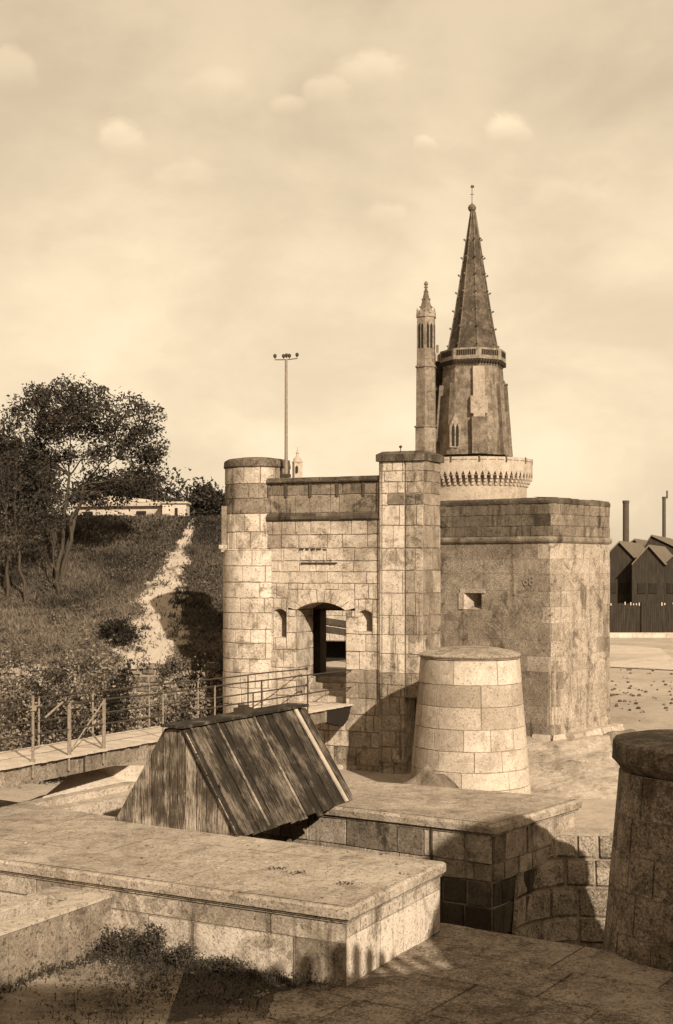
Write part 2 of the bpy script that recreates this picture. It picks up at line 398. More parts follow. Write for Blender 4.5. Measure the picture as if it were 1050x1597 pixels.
# ------------------------------------------------------------------ generic stone platform
def slab(mb, pts, zt, th, over=.0, tone=.6, nose=.03, mi=0):
    """polygonal slab with an eased top edge"""
    c = sum((Vector(p) for p in pts), Vector((0, 0))) / len(pts)
    def ofs(q):
        P = [Vector(p) for p in pts]; n = len(P); out = []
        for i in range(n):
            a, b, d = P[i - 1], P[i], P[(i + 1) % n]
            e1 = (b - a).normalized(); e2 = (d - b).normalized()
            n1 = Vector((e1.y, -e1.x)); n2 = Vector((e2.y, -e2.x))
            k = (n1 + n2) / (1 + n1.dot(n2)); out.append(b + k * q)
        return out
    lo = ofs(over); top = ofs(over - nose)
    n = len(pts)
    for (A, za, B, zb) in ((lo, zt - th, lo, zt - nose), (lo, zt - nose, top, zt)):
        for i in range(n):
            k = (i + 1) % n; L = (A[k] - A[i]).length; m = max(1, int(L / .07)) if nose > .03 else max(1, int(L / .3))
            cen = sum(lo, Vector((0, 0))) / n; am = .6 if nose > .03 else .15
            def wz(p, z, o):                       # chipped, uneven arris
                q = Vector((p.x * 1.1, p.y * 1.1, z * 3)); h = mnoise.noise(q * 2.1) * .6 + mnoise.noise(q * 6) * .5 + min(0, mnoise.noise(q * 3.3 + Vector((9, 9, 9))) + .28) * 2.2
                dd = (cen - p).normalized() * (-h) * nose * am
                return (p.x + dd.x, p.y + dd.y, z + (o * h * nose * am if z < zt - .001 and z > zt - th + .001 else 0))
            for j in range(m):
                a0 = A[i].lerp(A[k], j / m); a1 = A[i].lerp(A[k], (j + 1) / m); b0 = B[i].lerp(B[k], j / m); b1 = B[i].lerp(B[k], (j + 1) / m)
                mb.poly([wz(a0, za, 1), wz(a1, za, 1), wz(b1, zb, 1), wz(b0, zb, 1)], tone + .12 * mnoise.noise(Vector((a0.x * .9, a0.y * .9, za))), mi)
    mb.poly([(p.x, p.y, zt) for p in top], tone, mi); mb.poly([(p.x, p.y, zt - th) for p in lo[::-1]], tone, mi)
    return ofs
def paved_top(mb, pts, z, d, bl, ch, tone, jit=.05):
    """large worn slabs clipped to the platform outline"""
    P = [Vector(p) for p in pts]; r2 = Vector((d[0], d[1])); n2 = Vector((-d[1], d[0]))
    us = [p.dot(r2) for p in P]; vs = [p.dot(n2) for p in P]
    v = min(vs)
    while v < max(vs):
        v2 = v + ch * rnd.uniform(.8, 1.2); u = min(us) - rnd.uniform(0, bl)
        while u < max(us):
            u2 = u + bl * rnd.uniform(.6, 1.5)
            q = [r2 * a + n2 * b for a, b in ((u + .003, v + .003), (u2 - .003, v + .003), (u2 - .003, v2 - .003), (u + .003, v2 - .003))]
            for i in range(len(P)):                      # Sutherland-Hodgman against each edge (outline is convex, clockwise-agnostic)
                a, b = P[i], P[(i + 1) % len(P)]; c = sum(P, Vector((0, 0))) / len(P)
                nn = Vector((a.y - b.y, b.x - a.x)); sg = 1 if (c - a).dot(nn) > 0 else -1
                out = []
                for k in range(len(q)):
                    s, e = q[k], q[(k + 1) % len(q)]; ds, de = (s - a).dot(nn) * sg, (e - a).dot(nn) * sg
                    if ds >= 0: out.append(s)
                    if ds * de < 0: out.append(s.lerp(e, ds / (ds - de)))
                q = out
                if len(q) < 3: break
            if len(q) >= 3:
                t = tone + rnd.gauss(0, jit); dz = rnd.uniform(0, .005)
                ar = sum(q[k].x * q[(k + 1) % len(q)].y - q[(k + 1) % len(q)].x * q[k].y for k in range(len(q)))
                if ar < 0: q = q[::-1]
                mb.poly([(p.x, p.y, z + .006 + dz) for p in q], t)
            u = u2
        v = v2

# --- near platform
zp = lv(-4.6)
n_ = Vector((-.479, -.878)); r_ = Vector((.878, -.479))
c1 = Vector((.13, 18.06)); c2 = Vector((1.60, 20.80)); far = c1 - r_ * 15; back = Vector((-1.62, 22.75)); back2 = far + Vector((.479, .878)) * 4.6
P1 = [(c1.x, c1.y), (c2.x, c2.y), (back.x, back.y), (back2.x, back2.y), (far.x, far.y)][::1]
pl1 = thing('stone_platform', (c1.x, c1.y, lv(-5.5)), 'long low masonry platform in front with the wooden shelter on its back edge', 'platform', 'stone platforms beside the moat')
mb = MB(); slab(mb, P1, zp, .15, over=.075, tone=.55, nose=.035)
paved_top(mb, P1, zp - .001, (r_.x, r_.y), 1.6, 1.1, .60)
mb.build('top_slab', 'stone_top', pl1)
mb = MB(); slab(mb, P1, zp - .15, .035, over=.045, tone=.35, nose=.012); slab(mb, P1, zp - .185, .035, over=.022, tone=.5, nose=.012)
mb.build('moulding', 'stone', pl1)
mb = MB()
ff = planar((c1.x, c1.y, 0), (r_.x, r_.y, 0), (n_.x, n_.y, 0))
masonry(mb, ff, -15, 0.0, lv(-5.76), zp - .22, .5, 1.25, tone=lambda u, v: .55 if v > lv(-5.12) else (.82 if -3.1 < u < -1.4 else .66), jit=.10, gap=.012, seg=.4, wav=.005, proud=.0, backing=False, courses=[lv(-5.76), lv(-5.10), zp - .22], rough=.006)
masonry(mb, ff, -15, 0.0, lv(-8.8), lv(-5.76), .5, 1.25, proud=-.01)
rd = (c2 - c1).normalized(); rl = (c2 - c1).length; rn = Vector((rd.y, -rd.x))
ff = planar((c1.x, c1.y, 0), (rd.x, rd.y, 0), (rn.x, rn.y, 0))
masonry(mb, ff, 0, rl, lv(-5.76), zp - .22, .5, 1.1, tone=lambda u, v: .70 if v > lv(-5.03) else 1.02, jit=.07, gap=.012, seg=.4, wav=.005, proud=.0, backing=False, courses=[lv(-5.76), lv(-5.02), zp - .22], rough=.006, odd=0)  # right face paler, lower course most: sunlight put into the tone
masonry(mb, ff, 0, rl, ZB, lv(-5.76), .5, 1.1, proud=-.01)
bd_ = (back - c2).normalized(); bn = Vector((bd_.y, -bd_.x))
ff = planar((c2.x, c2.y, 0), (bd_.x, bd_.y, 0), (bn.x, bn.y, 0)); masonry(mb, ff, 0, (back - c2).length, ZB, zp - .22, .45, .9, proud=-.01)
bd_ = (back2 - back).normalized(); bn = Vector((bd_.y, -bd_.x))
ff = planar((back.x, back.y, 0), (bd_.x, bd_.y, 0), (bn.x, bn.y, 0)); masonry(mb, ff, 0, (back2 - back).length, ZB, zp - .22, .45, .9, proud=-.01)
# core just behind the faces
mb2 = MB(); slab(mb2, P1, zp - .2, 4.0, over=-.012, tone=.4, nose=.0)
mb.v  # faces
mb.build('masonry', ['stone', 'mortar'], pl1)
mb2.build('core', 'mortar_light', pl1)

# --- far platform
def q2(px, py): p = PZ(px, py, -4.6); return Vector((p.x, p.y))
A = q2(372, 1240); B_ = q2(768, 1285); D = q2(897, 1247); E = q2(820, 1239); E2 = q2(420, 1206)
P2 = [tuple(A), tuple(B_), tuple(D), tuple(E), tuple(E2)]
pl2 = thing('stone_platform', (B_.x, B_.y, lv(-8.8)), 'stone platform between moat and round guard tower, its corner in shadow', 'platform', 'stone platforms beside the moat')
mb = MB(); slab(mb, P2, zp, .16, over=.10, tone=.5, nose=.05); paved_top(mb, P2, zp - .001, ((B_ - A).normalized().x, (B_ - A).normalized().y), 1.5, 1.2, .52)
mb.build('top_slab', 'stone_top', pl2)
mb = MB(); slab(mb, P2, zp - .16, .06, over=.05, tone=.45, nose=.02); mb.build('moulding', 'stone', pl2)
mb = MB()
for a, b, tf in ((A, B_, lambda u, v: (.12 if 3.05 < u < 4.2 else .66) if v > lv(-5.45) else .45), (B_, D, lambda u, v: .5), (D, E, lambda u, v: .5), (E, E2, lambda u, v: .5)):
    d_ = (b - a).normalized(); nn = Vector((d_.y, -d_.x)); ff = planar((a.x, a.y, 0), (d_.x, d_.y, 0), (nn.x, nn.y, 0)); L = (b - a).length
    masonry(mb, ff, 0, L, ZB, lv(-5.65), .5, .75, tone=tf, courses=[ZB, lv(-8.3), lv(-7.75), lv(-7.2), lv(-6.65), lv(-6.1), lv(-5.65)], gap=.016, seg=.2, wav=.02, jit=.3, bev=.02, mi=2)  # lower courses in dark stone: ditch shade put into the colour
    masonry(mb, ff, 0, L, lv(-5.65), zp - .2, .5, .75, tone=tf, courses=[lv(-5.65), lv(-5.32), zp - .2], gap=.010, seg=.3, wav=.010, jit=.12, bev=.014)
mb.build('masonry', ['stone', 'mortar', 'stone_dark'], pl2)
mb = MB(); slab(mb, P2, zp - .18, 4.0, over=-.012, nose=0); mb.build('core', 'mortar', pl2)
# drain pipe and scratched mark on the front face
d_ = (B_ - A).normalized(); nn = Vector((d_.y, -d_.x, 0))
def onA(px, py, off=.045):
    s, z = pix((A.x, A.y), (d_.x, d_.y), px, py); return Vector((A.x + d_.x * s, A.y + d_.y * s, z)) + nn * off
mb = MB(); mb.tube(onA(675, 1277), onA(675, 1340), .022, tone=.3); mb.build('drain_pipe', 'iron', pl2)
mb = MB(); p0, p1, p2 = onA(607, 1272, .038), onA(614, 1280, .038), onA(621, 1272, .038)
mb.tube(p0, p1, .007, n=5); mb.tube(p1, p2, .007, n=5)
mb.build('scratched_lettering', 'mortar_light', pl2)

# --- hut over the sluice
def ht(p, z): return Vector((p[0], p[1], lv(z)))
hL = Vector((-3.97, 24.15)); hR = Vector((-1.66, 22.70)); hax = Vector((.497, .868)); HL = 4.1
hm = (hL + hR) / 2; hw = (hR - hL).normalized()
hut = thing('wooden_shelter', (hm.x, hm.y, lv(-4.6)), 'tent-shaped shelter of dark weathered planks straddling the gap beside the footbridge', 'shelter')
tw = .21; zt = -2.87
def plank_face(mb, a0, a1, b0, b1, n, tone, jit, th=.03, gap=.008, ragged=.05, alt=None):
    """planks running from edge a (bottom) to edge b (top)"""
    cuts = [0]
    for i in range(n): cuts.append(cuts[-1] + rnd.uniform(.7, 1.3))
    cuts = [c / cuts[-1] for c in cuts]
    nrm = (a1 - a0).cross(b0 - a0).normalized(); W_ = (a1 - a0).length
    for i in range(n):
        l, r = cuts[i], cuts[i + 1]; e = gap / W_
        p = [a0.lerp(a1, l + e), a0.lerp(a1, r - e), b0.lerp(b1, r - e), b0.lerp(b1, l + e)]
        dn = rnd.uniform(0, ragged); v = (p[0] - p[3]).normalized() * dn; p[0] += v; p[1] += (p[1] - p[2]).normalized() * dn * rnd.uniform(.6, 1.1)
        of = nrm * rnd.uniform(-.010, .014)
        u = rnd.uniform(0, 50); H = (p[3] - p[0]).length; wv = (p[1] - p[0]).length
        P = [q + of - nrm * th for q in p] + [q + of for q in p]
        UV = [(u, 0), (u + wv, 0), (u + wv, H), (u, H)] * 2
        mb.hexa(P, tone + rnd.uniform(-jit, jit), 0, UV)
e3 = lambda p2: Vector((p2.x, p2.y, 0))
Lb, Rb = ht(hL, -4.6), ht(hR, -4.6); tl = ht(hm - hw * tw, zt); tr_ = ht(hm + hw * tw, zt); ax = e3(hax)
mb = MB(); gb = 0
# near gable: vertical boards cut to the slope
nb = 13; zb = lv(-4.6)
xs = [0]
for i in range(nb): xs.append(xs[-1] + rnd.uniform(.7, 1.35))
xs = [q / xs[-1] for q in xs]
Wd = (Rb - Lb).length
def topz(s):
    d = s * Wd - Wd / 2; k = (Wd / 2 - abs(d)) / (Wd / 2 - tw); return zb + (lv(zt) - zb) * min(1, max(0, k))
for i in range(nb):
    a, b = xs[i] + .004, xs[i + 1] - .004
    of = Vector((-hax.x, -hax.y, 0)) * rnd.uniform(0, .025); dn = rnd.uniform(.0, .06)
    fr = [Lb.lerp(Rb, a), Lb.lerp(Rb, b)]; ta, tb = topz(a), topz(b)
    pts = [fr[0] - Vector((0, 0, dn)), fr[1] - Vector((0, 0, dn * rnd.uniform(.5, 1))), Vector((fr[1].x, fr[1].y, tb)), Vector((fr[0].x, fr[0].y, ta))]
    mid = [s_ for s_ in ((Wd / 2 - tw) / Wd, (Wd / 2 + tw) / Wd) if a < s_ < b]
    u = rnd.uniform(0, 60)
    P = [p + ax * .03 + of for p in pts] + [p + of for p in pts]
    UV = [(u, 0), (u + (b - a) * Wd, 0), (u + (b - a) * Wd, tb - zb), (u, ta - zb)] * 2
    mb.hexa(P, .55 + rnd.uniform(-.22, .22), 0, UV)
mb.build('gable_end', 'wood', hut)
mb = MB(); plank_face(mb, Rb - ax * .06, Rb + ax * HL, tr_ - ax * .06, tr_ + ax * HL, 16, .42, .3, ragged=.10, gap=.014); mb.build('roof_slope', 'wood_dark', hut)
mb = MB(); plank_face(mb, Lb + ax * HL, Lb - ax * .02, tl + ax * HL, tl - ax * .02, 15, .45, .3); mb.build('roof_slope', 'wood_dark', hut)
mb = MB(); plank_face(mb, Rb + ax * (HL - .04), Lb + ax * (HL - .04), tr_ + ax * (HL - .04), tl + ax * (HL - .04), 9, .4, .2); mb.build('gable_end', 'wood_dark', hut)
mb = MB(); nr = (ax.cross(tr_ - Rb)).normalized(); dn_ = -nr * .05
if nr.dot(Vector((hw.x, hw.y, 0))) < 0: dn_ = nr * .05
P = [Rb, Rb + ax * HL, tr_ + ax * HL, tr_]; mb.hexa([p + dn_ * 1.6 for p in P] + [p + dn_ for p in P], .1); mb.build('light_stop_lining', 'dark', hut)  # dark lining added under the planks to stop light leaking through
# ridge board, battens along the slope
mb = MB(); rc = (tl + tr_) / 2
a, b = rc - ax * .10 + Vector((0, 0, .03)), rc + ax * (HL + .05) + Vector((0, 0, .03))
sd_ = e3(hw) * (tw + .03)
P = [a - sd_, a + sd_, b + sd_, b - sd_]; mb.hexa([p for p in P] + [p + Vector((0, 0, .05)) for p in P], .3, 0, [(0, 0), (.4, 0), (.4, 4), (0, 4)] * 2)
mb.build('ridge_board', 'wood_dark', hut)
mb = MB(); mb.box(rc + ax * 2.15 + Vector((0, 0, .12)), .30, .26, .12, math.pi / 2 - R(29.8), .3); mb.box(rc + ax * 2.15 + Vector((0, 0, .20)), .14, .16, .06, math.pi / 2 - R(29.8), .3)
mb.build('lifting_block', 'iron', hut)
def batten(t0, wd, m, t1=None):
    t1 = t0 if t1 is None else t1
    mb = MB(); nrm = (Rb + ax - Rb).cross(tr_ - Rb).normalized()
    b0 = Rb + ax * t1 + (tr_ - Rb) * .01; t_ = tr_ + ax * t0
    P = [b0, b0 + ax * wd, t_ + ax * wd, t_]; P = [p + nrm * .012 for p in P]
    UV = [(0, 0), (wd, 0), (wd, 2), (0, 2)] * 2
    mb.hexa(P + [p + nrm * .03 for p in P], .75, 0, UV); mb.build('batten', m, hut)
batten(HL - .50, .10, 'wood_edge', HL - .42); batten(.95, .018, 'wood'); batten(2.15, .018, 'wood'); batten(.14, .045, 'wood_dark')

# ------------------------------------------------------------------ guard towers (round, conical)
def guard_tower(c, rt, rb, zt_, zb_, caph, capr, cone, mats, label, tonef, capm, courses, bl):
    t = thing('guard_tower', (c[0], c[1], zb_), label, 'tower', 'round guard towers')
    mb = MB(); f = cone_f(c, rb, zb_, rt, zt_)
    masonry(mb, f, 0, 2 * math.pi * rb, zb_, zt_, .5, bl, seg=.18, tone=tonef(rb), courses=courses, gap=.010, jit=.09, proud=.022, backing=True, rough=.005, odd=.06, bev=.010)
    # mortar bed slightly inside
    mb.build('body', mats, t)
    mb = MB(); mb.lathe((c[0], c[1], 0), capr, 64, tone=.62, rough=cone); mb.build('cap', capm, t)
    return t
gc = (3.57, 36.0)
z0 = lv(-6.15); zt1 = lv(-2.5)
cs = [z0, lv(-5.82), lv(-5.36), lv(-4.83), lv(-4.27), lv(-3.70), lv(-3.13), zt1]
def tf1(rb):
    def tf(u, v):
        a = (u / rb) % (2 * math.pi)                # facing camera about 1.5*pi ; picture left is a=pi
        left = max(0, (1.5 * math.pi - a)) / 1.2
        t = .74 - .22 * left  # left side darker: shade of the round form put into the tone
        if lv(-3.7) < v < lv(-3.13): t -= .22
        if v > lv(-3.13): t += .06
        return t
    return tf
zc = zt1
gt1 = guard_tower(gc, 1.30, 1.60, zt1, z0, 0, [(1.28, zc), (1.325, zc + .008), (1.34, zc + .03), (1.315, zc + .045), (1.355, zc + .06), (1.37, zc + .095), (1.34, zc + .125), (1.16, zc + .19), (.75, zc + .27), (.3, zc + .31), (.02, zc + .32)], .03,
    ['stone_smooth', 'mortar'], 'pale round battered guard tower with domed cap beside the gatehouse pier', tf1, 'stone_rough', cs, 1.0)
dc = (5.58, 20.0); zt2 = lv(-3.06)
cs2 = [lv(-7.5) + .56 * i for i in range(8)] + [zt2]; cs2 = [lv(-7.7), lv(-7.1), lv(-6.5), lv(-5.95), lv(-5.35), lv(-4.75), lv(-4.2), lv(-3.68), zt2]
gt2 = guard_tower(dc, 1.33, 1.74, zt2, lv(-7.7), 0, [(1.30, zt2), (1.33, zt2 + .01), (1.40, zt2 + .10), (1.44, zt2 + .15), (1.45, zt2 + .40), (1.42, zt2 + .44), (1.3, zt2 + .455), (.02, zt2 + .47)], .035,
    ['stone_shaded', 'mortar'], 'dark shaded round tower with thick lichened cap rising from the near paving', lambda rb: (lambda u, v: .62), 'cap_stone', cs2, .95)
# buttress strip at its foot
mb = MB(); mb.box((5.15, 17.6, lv(-5.3)), .55, .4, 1.4, .3, .8); mb.box((5.15, 17.6, lv(-4.55)), .62, .46, .1, .3, .8)
tag(mb.build('bollard', 'stone_rough', origin=(5.15, 17.6, lv(-6))), 'pale squared stone block at the foot of the dark round tower', 'stone block')

# ------------------------------------------------------------------ moat revetment (right) and cobbled apron
mb = MB()
top = [Vector((3.30, 24.55)), Vector((3.62, 25.2)), Vector((4.25, 25.75)), Vector((5.2, 25.6)), Vector((6.6, 25.0)), Vector((11, 22.6))]
bot = [Vector((2.95, 23.75)), Vector((3.35, 24.1)), Vector((4.1, 24.5)), Vector((5.1, 24.35)), Vector((6.4, 23.8)), Vector((10.4, 21.5))]
ZR = lv(-5.16)
cum = [0]
for a, b in zip(top[:-1], top[1:]): cum.append(cum[-1] + (b - a).length)
def frev(u, v, d):
    i = 0
    while i < len(cum) - 2 and u > cum[i + 1]: i += 1
    t = (u - cum[i]) / (cum[i + 1] - cum[i]); T_ = top[i].lerp(top[i + 1], t); Bt = bot[i].lerp(bot[i + 1], t)
    k = (v - ZB) / (ZR - ZB); p = Bt.lerp(T_, k); e = (top[i + 1] - top[i]).normalized(); nn = Vector((e.y, -e.x))
    return Vector((p.x + nn.x * d, p.y + nn.y * d, v + d * .5))
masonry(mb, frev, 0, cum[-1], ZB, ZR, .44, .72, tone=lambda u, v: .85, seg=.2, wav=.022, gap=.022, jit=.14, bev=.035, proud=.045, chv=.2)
for i in range(len(top) - 1):
    a, b = top[i], top[i + 1]; e = (b - a).normalized(); nn = Vector((-e.y, e.x)) * .6
    L = (b - a).length; m = max(1, int(L / .7))
    for j in range(m):
        p, q = a.lerp(b, j / m), a.lerp(b, (j + 1) / m - .02)
        P = [Vector((p.x, p.y, 0)), Vector((q.x, q.y, 0)), Vector((q.x + nn.x, q.y + nn.y, 0)), Vector((p.x + nn.x, p.y + nn.y, 0))]
        mb.hexa([x + Vector((0, 0, lv(-8.3))) for x in P] + [x + Vector((0, 0, ZR + .03 + rnd.uniform(-.015, .015))) for x in P], 1.25 + rnd.gauss(0, .08))  # paler top blocks: their sunlit tops put into the tone
tag(mb.build('moat_wall', ['stone_shaded', 'mortar'], origin=(5, 25, ZB)), 'curved battered wall of large worn blocks on the far side of the moat', 'wall')

# cobbled apron sloping from the bastion foot
mb = MB()
def apron(u, v):                                  # u 0..1 left-right, v 0..1 near-far
    n0 = Vector((4.2, 32.3, lv(-6.35))); n1 = Vector((6.9, 31.6, lv(-6.25))); f0 = Vector((5.2, 44.2, lv(-5.55))); f1 = Vector((9.0, 44.4, lv(-5.6)))
    p = n0.lerp(n1, u).lerp(f0.lerp(f1, u), v); p.z += .05 * mnoise.noise(Vector((p.x * 1.5, p.y * .8, 0))) ; return p
nu, nv = 60, 150
def ap2(i, j):
    p = apron(i / nu, j / nv); q = Vector((p.x * 1.2 + p.y * .5, p.y * .9 - p.x * .7, 0)); p.z += .10 * mnoise.noise(q * .8) + .05 * mnoise.noise(Vector((p.x * 5 + p.y * 3, p.y * .8, 2))) + .03 * mnoise.noise(q * 4); return p
for i in range(nu):
    for j in range(nv):
        mb.poly([ap2(i, j), ap2(i + 1, j), ap2(i + 1, j + 1), ap2(i, j + 1)], .78 + .25 * mnoise.noise(Vector((i * .25, j * .06, 3))))
o = mb.build('rough_slope', ['stone_top'], smooth=True, weld=True); o['kind'] = 'structure'

# ------------------------------------------------------------------ gatehouse
gate = thing('gatehouse', GP(-1, lv(-6.2)), 'pale ashlar gatehouse with arched doorway, round turret and tall right pier', 'gatehouse')
zb_ = lv(-6.6)
sL, _ = G(413, 900); sR, _ = G(592, 900); 
_, ztop = G(500, 752); _, zst = G(500, 812)
dl, _ = G(463, 950); dr_, _ = G(540, 950); _, zspr = G(463, 951); _, zcr = G(500, 939); _, zex = G(500, 920)
_, zsill = G(463, 1090)
s1, _ = G(427, 960); s2, _ = G(447, 960); _, w1t = G(437, 949); _, w1b = G(437, 994)
s3, _ = G(559, 960); s4, _ = G(581, 960); _, w2t = G(570, 951); _, w2b = G(570, 985)
rx = .14
holes = [(dl, dr_, zb_ + 2.0, zspr), (dl - .28, dr_ + .28, zspr, zex), (s1, s2, w1b, w1t), (s3, s4, w2b, w2t)]
zfl = lv(-4.33)
holes[0] = (dl, dr_, zfl - .02, zspr)
cs = [zb_]
for py in (1215, 1190, 1162, 1138, 1112, 1087, 1063, 1043, 1015, 988, 962, 934, 910, 892, 875, 855, 834, 813):
    cs.append(G(500, py)[1])
cs[-1] = zst; cs = sorted(set(cs))
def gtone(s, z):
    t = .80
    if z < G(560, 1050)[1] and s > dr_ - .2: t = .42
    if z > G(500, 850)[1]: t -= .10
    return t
mb = MB(); fG = lambda u, v, d: GP(u, v, d)
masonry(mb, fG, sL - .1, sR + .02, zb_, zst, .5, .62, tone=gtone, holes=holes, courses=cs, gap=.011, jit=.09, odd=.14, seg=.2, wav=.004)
# upper band above the string course: darker
zbr = G(500, 772)[1]; zbr2 = G(500, 801)[1]
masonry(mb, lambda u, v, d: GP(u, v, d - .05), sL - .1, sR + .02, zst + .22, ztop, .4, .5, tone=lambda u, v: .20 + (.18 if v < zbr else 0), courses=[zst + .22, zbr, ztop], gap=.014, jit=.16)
# arch ring and spandrels
def circ(xa, xb, zspring, rise):
    h = (xb - xa) / 2; Rr = (h * h + rise * rise) / (2 * rise); cx = (xa + xb) / 2; cz = zspring + rise - Rr; a = math.asin(h / Rr); return cx, cz, Rr, a
ci = circ(dl, dr_, zspr, zcr - zspr); ce = circ(dl - .28, dr_ + .28, zspr + .06, zex - zspr - .07)
NV = 9
def arcp(c, t): a = -c[3] + 2 * c[3] * t; return c[0] + c[2] * math.sin(a), c[1] + c[2] * math.cos(a)
for i in range(NV):
    t0, t1 = i / NV + .004, (i + 1) / NV - .004; key = (i == NV // 2); tn = .78 + rnd.gauss(0, .08)
    a, b, c_, d_2 = arcp(ci, t0), arcp(ci, t1), arcp(ce, t1), arcp(ce, t0)
    up = .06 if key else 0
    dd = .06 if key else .034
    ring = [a, b, (c_[0], c_[1] + up), (d_2[0], d_2[1] + up)]
    mb.hexa([GP(p[0], p[1], -1.2) for p in ring] + [GP(p[0], p[1], dd) for p in ring], tn)
for i in range(8):
    t0, t1 = i / 8, (i + 1) / 8; a, b = arcp(ce, t0), arcp(ce, t1)
    mb.poly([GP(a[0], a[1], .028), GP(b[0], b[1], .028), GP(b[0], zex, .028), GP(a[0], zex, .028)], .8 + rnd.gauss(0, .03))
xa_, za_ = arcp(ce, 0); xb_, zb2_ = arcp(ce, 1)
# door reveals (1.2 m thick wall) in coursed blocks
for sgn, s in ((1, dl), (-1, dr_)):
    fr = (lambda u, v, d, s=s, sgn=sgn: GP(s + sgn * d, v, -u if sgn > 0 else -1.2 + u))
    cc = [zfl - .02] + [c for c in cs if zfl + .2 < c < zspr - .1] + [zspr]
    masonry(mb, fr, 0, 1.2, zfl - .02, zspr, .5, .6, tone=lambda u, v: .74, courses=cc, gap=.012, proud=.02, jit=.12)
mb.build('wall', ['stone', 'mortar'], gate)
# string course, coping with upright dividers
mb = MB()
L0 = sL + .10; n = 9
for i in range(n):
    a = L0 + (sR + .02 - L0) * i / n; b = L0 + (sR + .02 - L0) * (i + 1) / n - .008
    prof = [(-.1, zst), (.06, zst + .0), (.10, zst + .05), (.10, zst + .13), (.04, zst + .22), (-.1, zst + .22)]
    for j in range(5):
        p, q = prof[j], prof[j + 1]; mb.poly([GP(a, p[1], p[0]), GP(b, p[1], p[0]), GP(b, q[1], q[0]), GP(a, q[1], q[0])], rnd.uniform(.05, .6))
mb.build('string_course', 'stone_dark', gate)
mb = MB(); cpz = ztop
for i in range(6):
    a = L0 + (sR + .02 - L0) * i / 6; b = L0 + (sR + .02 - L0) * (i + 1) / 6 - .01
    jt = rnd.uniform(-.01, .01)
    ring = [(.07, cpz), (.09, cpz + .04), (.05, cpz + .15 + jt), (-.5, cpz + .18 + jt), (-.5, cpz - .0)]
    for j in range(5):
        p, q = ring[j], ring[(j + 1) % 5]; mb.poly([GP(a, p[1], p[0]), GP(b, p[1], p[0]), GP(b, q[1], q[0]), GP(a, q[1], q[0])], .35 + rnd.uniform(-.2, .2))
    mb.poly([GP(a, p_[1], p_[0]) for p_ in ring[::-1]], .4); mb.poly([GP(b, p_[1], p_[0]) for p_ in ring], .4)
mb.build('coping', 'cap_stone', gate)
for px in (446, 484, 526, 567):
    s, _ = G(px, 760); mb = MB()
    w_ = .035
    P = [(s - w_, zbr - .05), (s + w_, zbr - .05), (s + w_ * 1.4, ztop), (s - w_ * 1.4, ztop)]
    mb.hexa([GP(p[0], p[1], -.03) for p in P] + [GP(p[0], p[1], .02) for p in P], .25); mb.build('bracket', 'stone_dark', gate)
# inscription ledge and worn recess
mb = MB()
a, z_a = G(470, 878); b, z_b = G(527, 878)
mb.hexa([GP(a, z_a - .03, 0), GP(b, z_a - .03, 0), GP(b, z_a + .02, 0), GP(a, z_a + .02, 0)] + [GP(a + .03, z_a - .01, .10), GP(b - .03, z_a - .01, .10), GP(b - .03, z_a + .02, .10), GP(a + .03, z_a + .02, .10)], .1)
for k in range(9):
    s = a + .1 + k * (b - a - .2) / 9; mb.box(GP(s, z_a + .06 + rnd.uniform(-.01, .02), .035), rnd.uniform(.04, .10), .02, rnd.uniform(.01, .03), -TH, .1)
for k in range(5):
    s = a + .02 + k * .19; mb.box(GP(s, G(470, 857)[1] + rnd.uniform(-.01, .01), .035), rnd.uniform(.10, .16), .04, rnd.uniform(.03, .05), -TH, .05)
mb.build('inscription_ledge', 'stone_dark', gate)
# window embrasures: splayed recess with a slit
def embrasure(sa, sb, zlo, zhi, slit):
    mb = MB(); dpt = .42; ia, ib = sa + (sb - sa) * .62, sb + .0
    z1_, z2_ = zlo + .02, zhi - .10
    F_ = [(sa, zlo), (sb, zlo), (sb, zhi), (sa, zhi)]; Bk = [(ia, z1_), (ib, z1_), (ib, z2_), (ia, z2_)]
    for k in range(4):
        l = (k + 1) % 4; mb.poly([GP(F_[k][0], F_[k][1], .012), GP(F_[l][0], F_[l][1], .012), GP(Bk[l][0], Bk[l][1], -dpt), GP(Bk[k][0], Bk[k][1], -dpt)], .75)
    mb.poly([GP(p[0], p[1], -dpt) for p in Bk], .55 if slit else .5, 0 if slit else 0)
    # segmental head
    m = 6; top_ = []
    for k in range(m + 1):
        t = k / m; s = sa + (sb - sa) * t; top_.append((s, zhi - .10 * (2 * t - 1) ** 2))
    for k in range(m): mb.poly([GP(top_[k][0], top_[k][1], .03), GP(top_[k + 1][0], top_[k + 1][1], .03), GP(top_[k + 1][0], zhi + .01, .03), GP(top_[k][0], zhi + .01, .03)], .75); mb.poly([GP(top_[k][0], top_[k][1], .03), GP(top_[k + 1][0], top_[k + 1][1], .03), GP(top_[k + 1][0], top_[k + 1][1], -.2), GP(top_[k][0], top_[k][1], -.2)], .6)
    fr_ = mb.build('embrasure', 'stone', gate)
    mb = MB(); sw = (ib - ia) * (.5 if slit else .9)
    mb.hexa([GP(ib - sw, z1_ + (.12 if slit else .0), -dpt - .02), GP(ib, z1_ + (.12 if slit else 0), -dpt - .02), GP(ib, z2_ - .05, -dpt - .02), GP(ib - sw, z2_ - .05, -dpt - .02)] + [GP(ib - sw, z1_ + (.12 if slit else 0), -dpt + .008), GP(ib, z1_ + (.12 if slit else 0), -dpt + .008), GP(ib, z2_ - .05, -dpt + .008), GP(ib - sw, z2_ - .05, -dpt + .008)], .2)
    o2 = mb.build('slit', 'dark', gate); o2.parent = fr_
embrasure(s1, s2, w1b, w1t, False); embrasure(s3, s4, w2b, w2t, True)
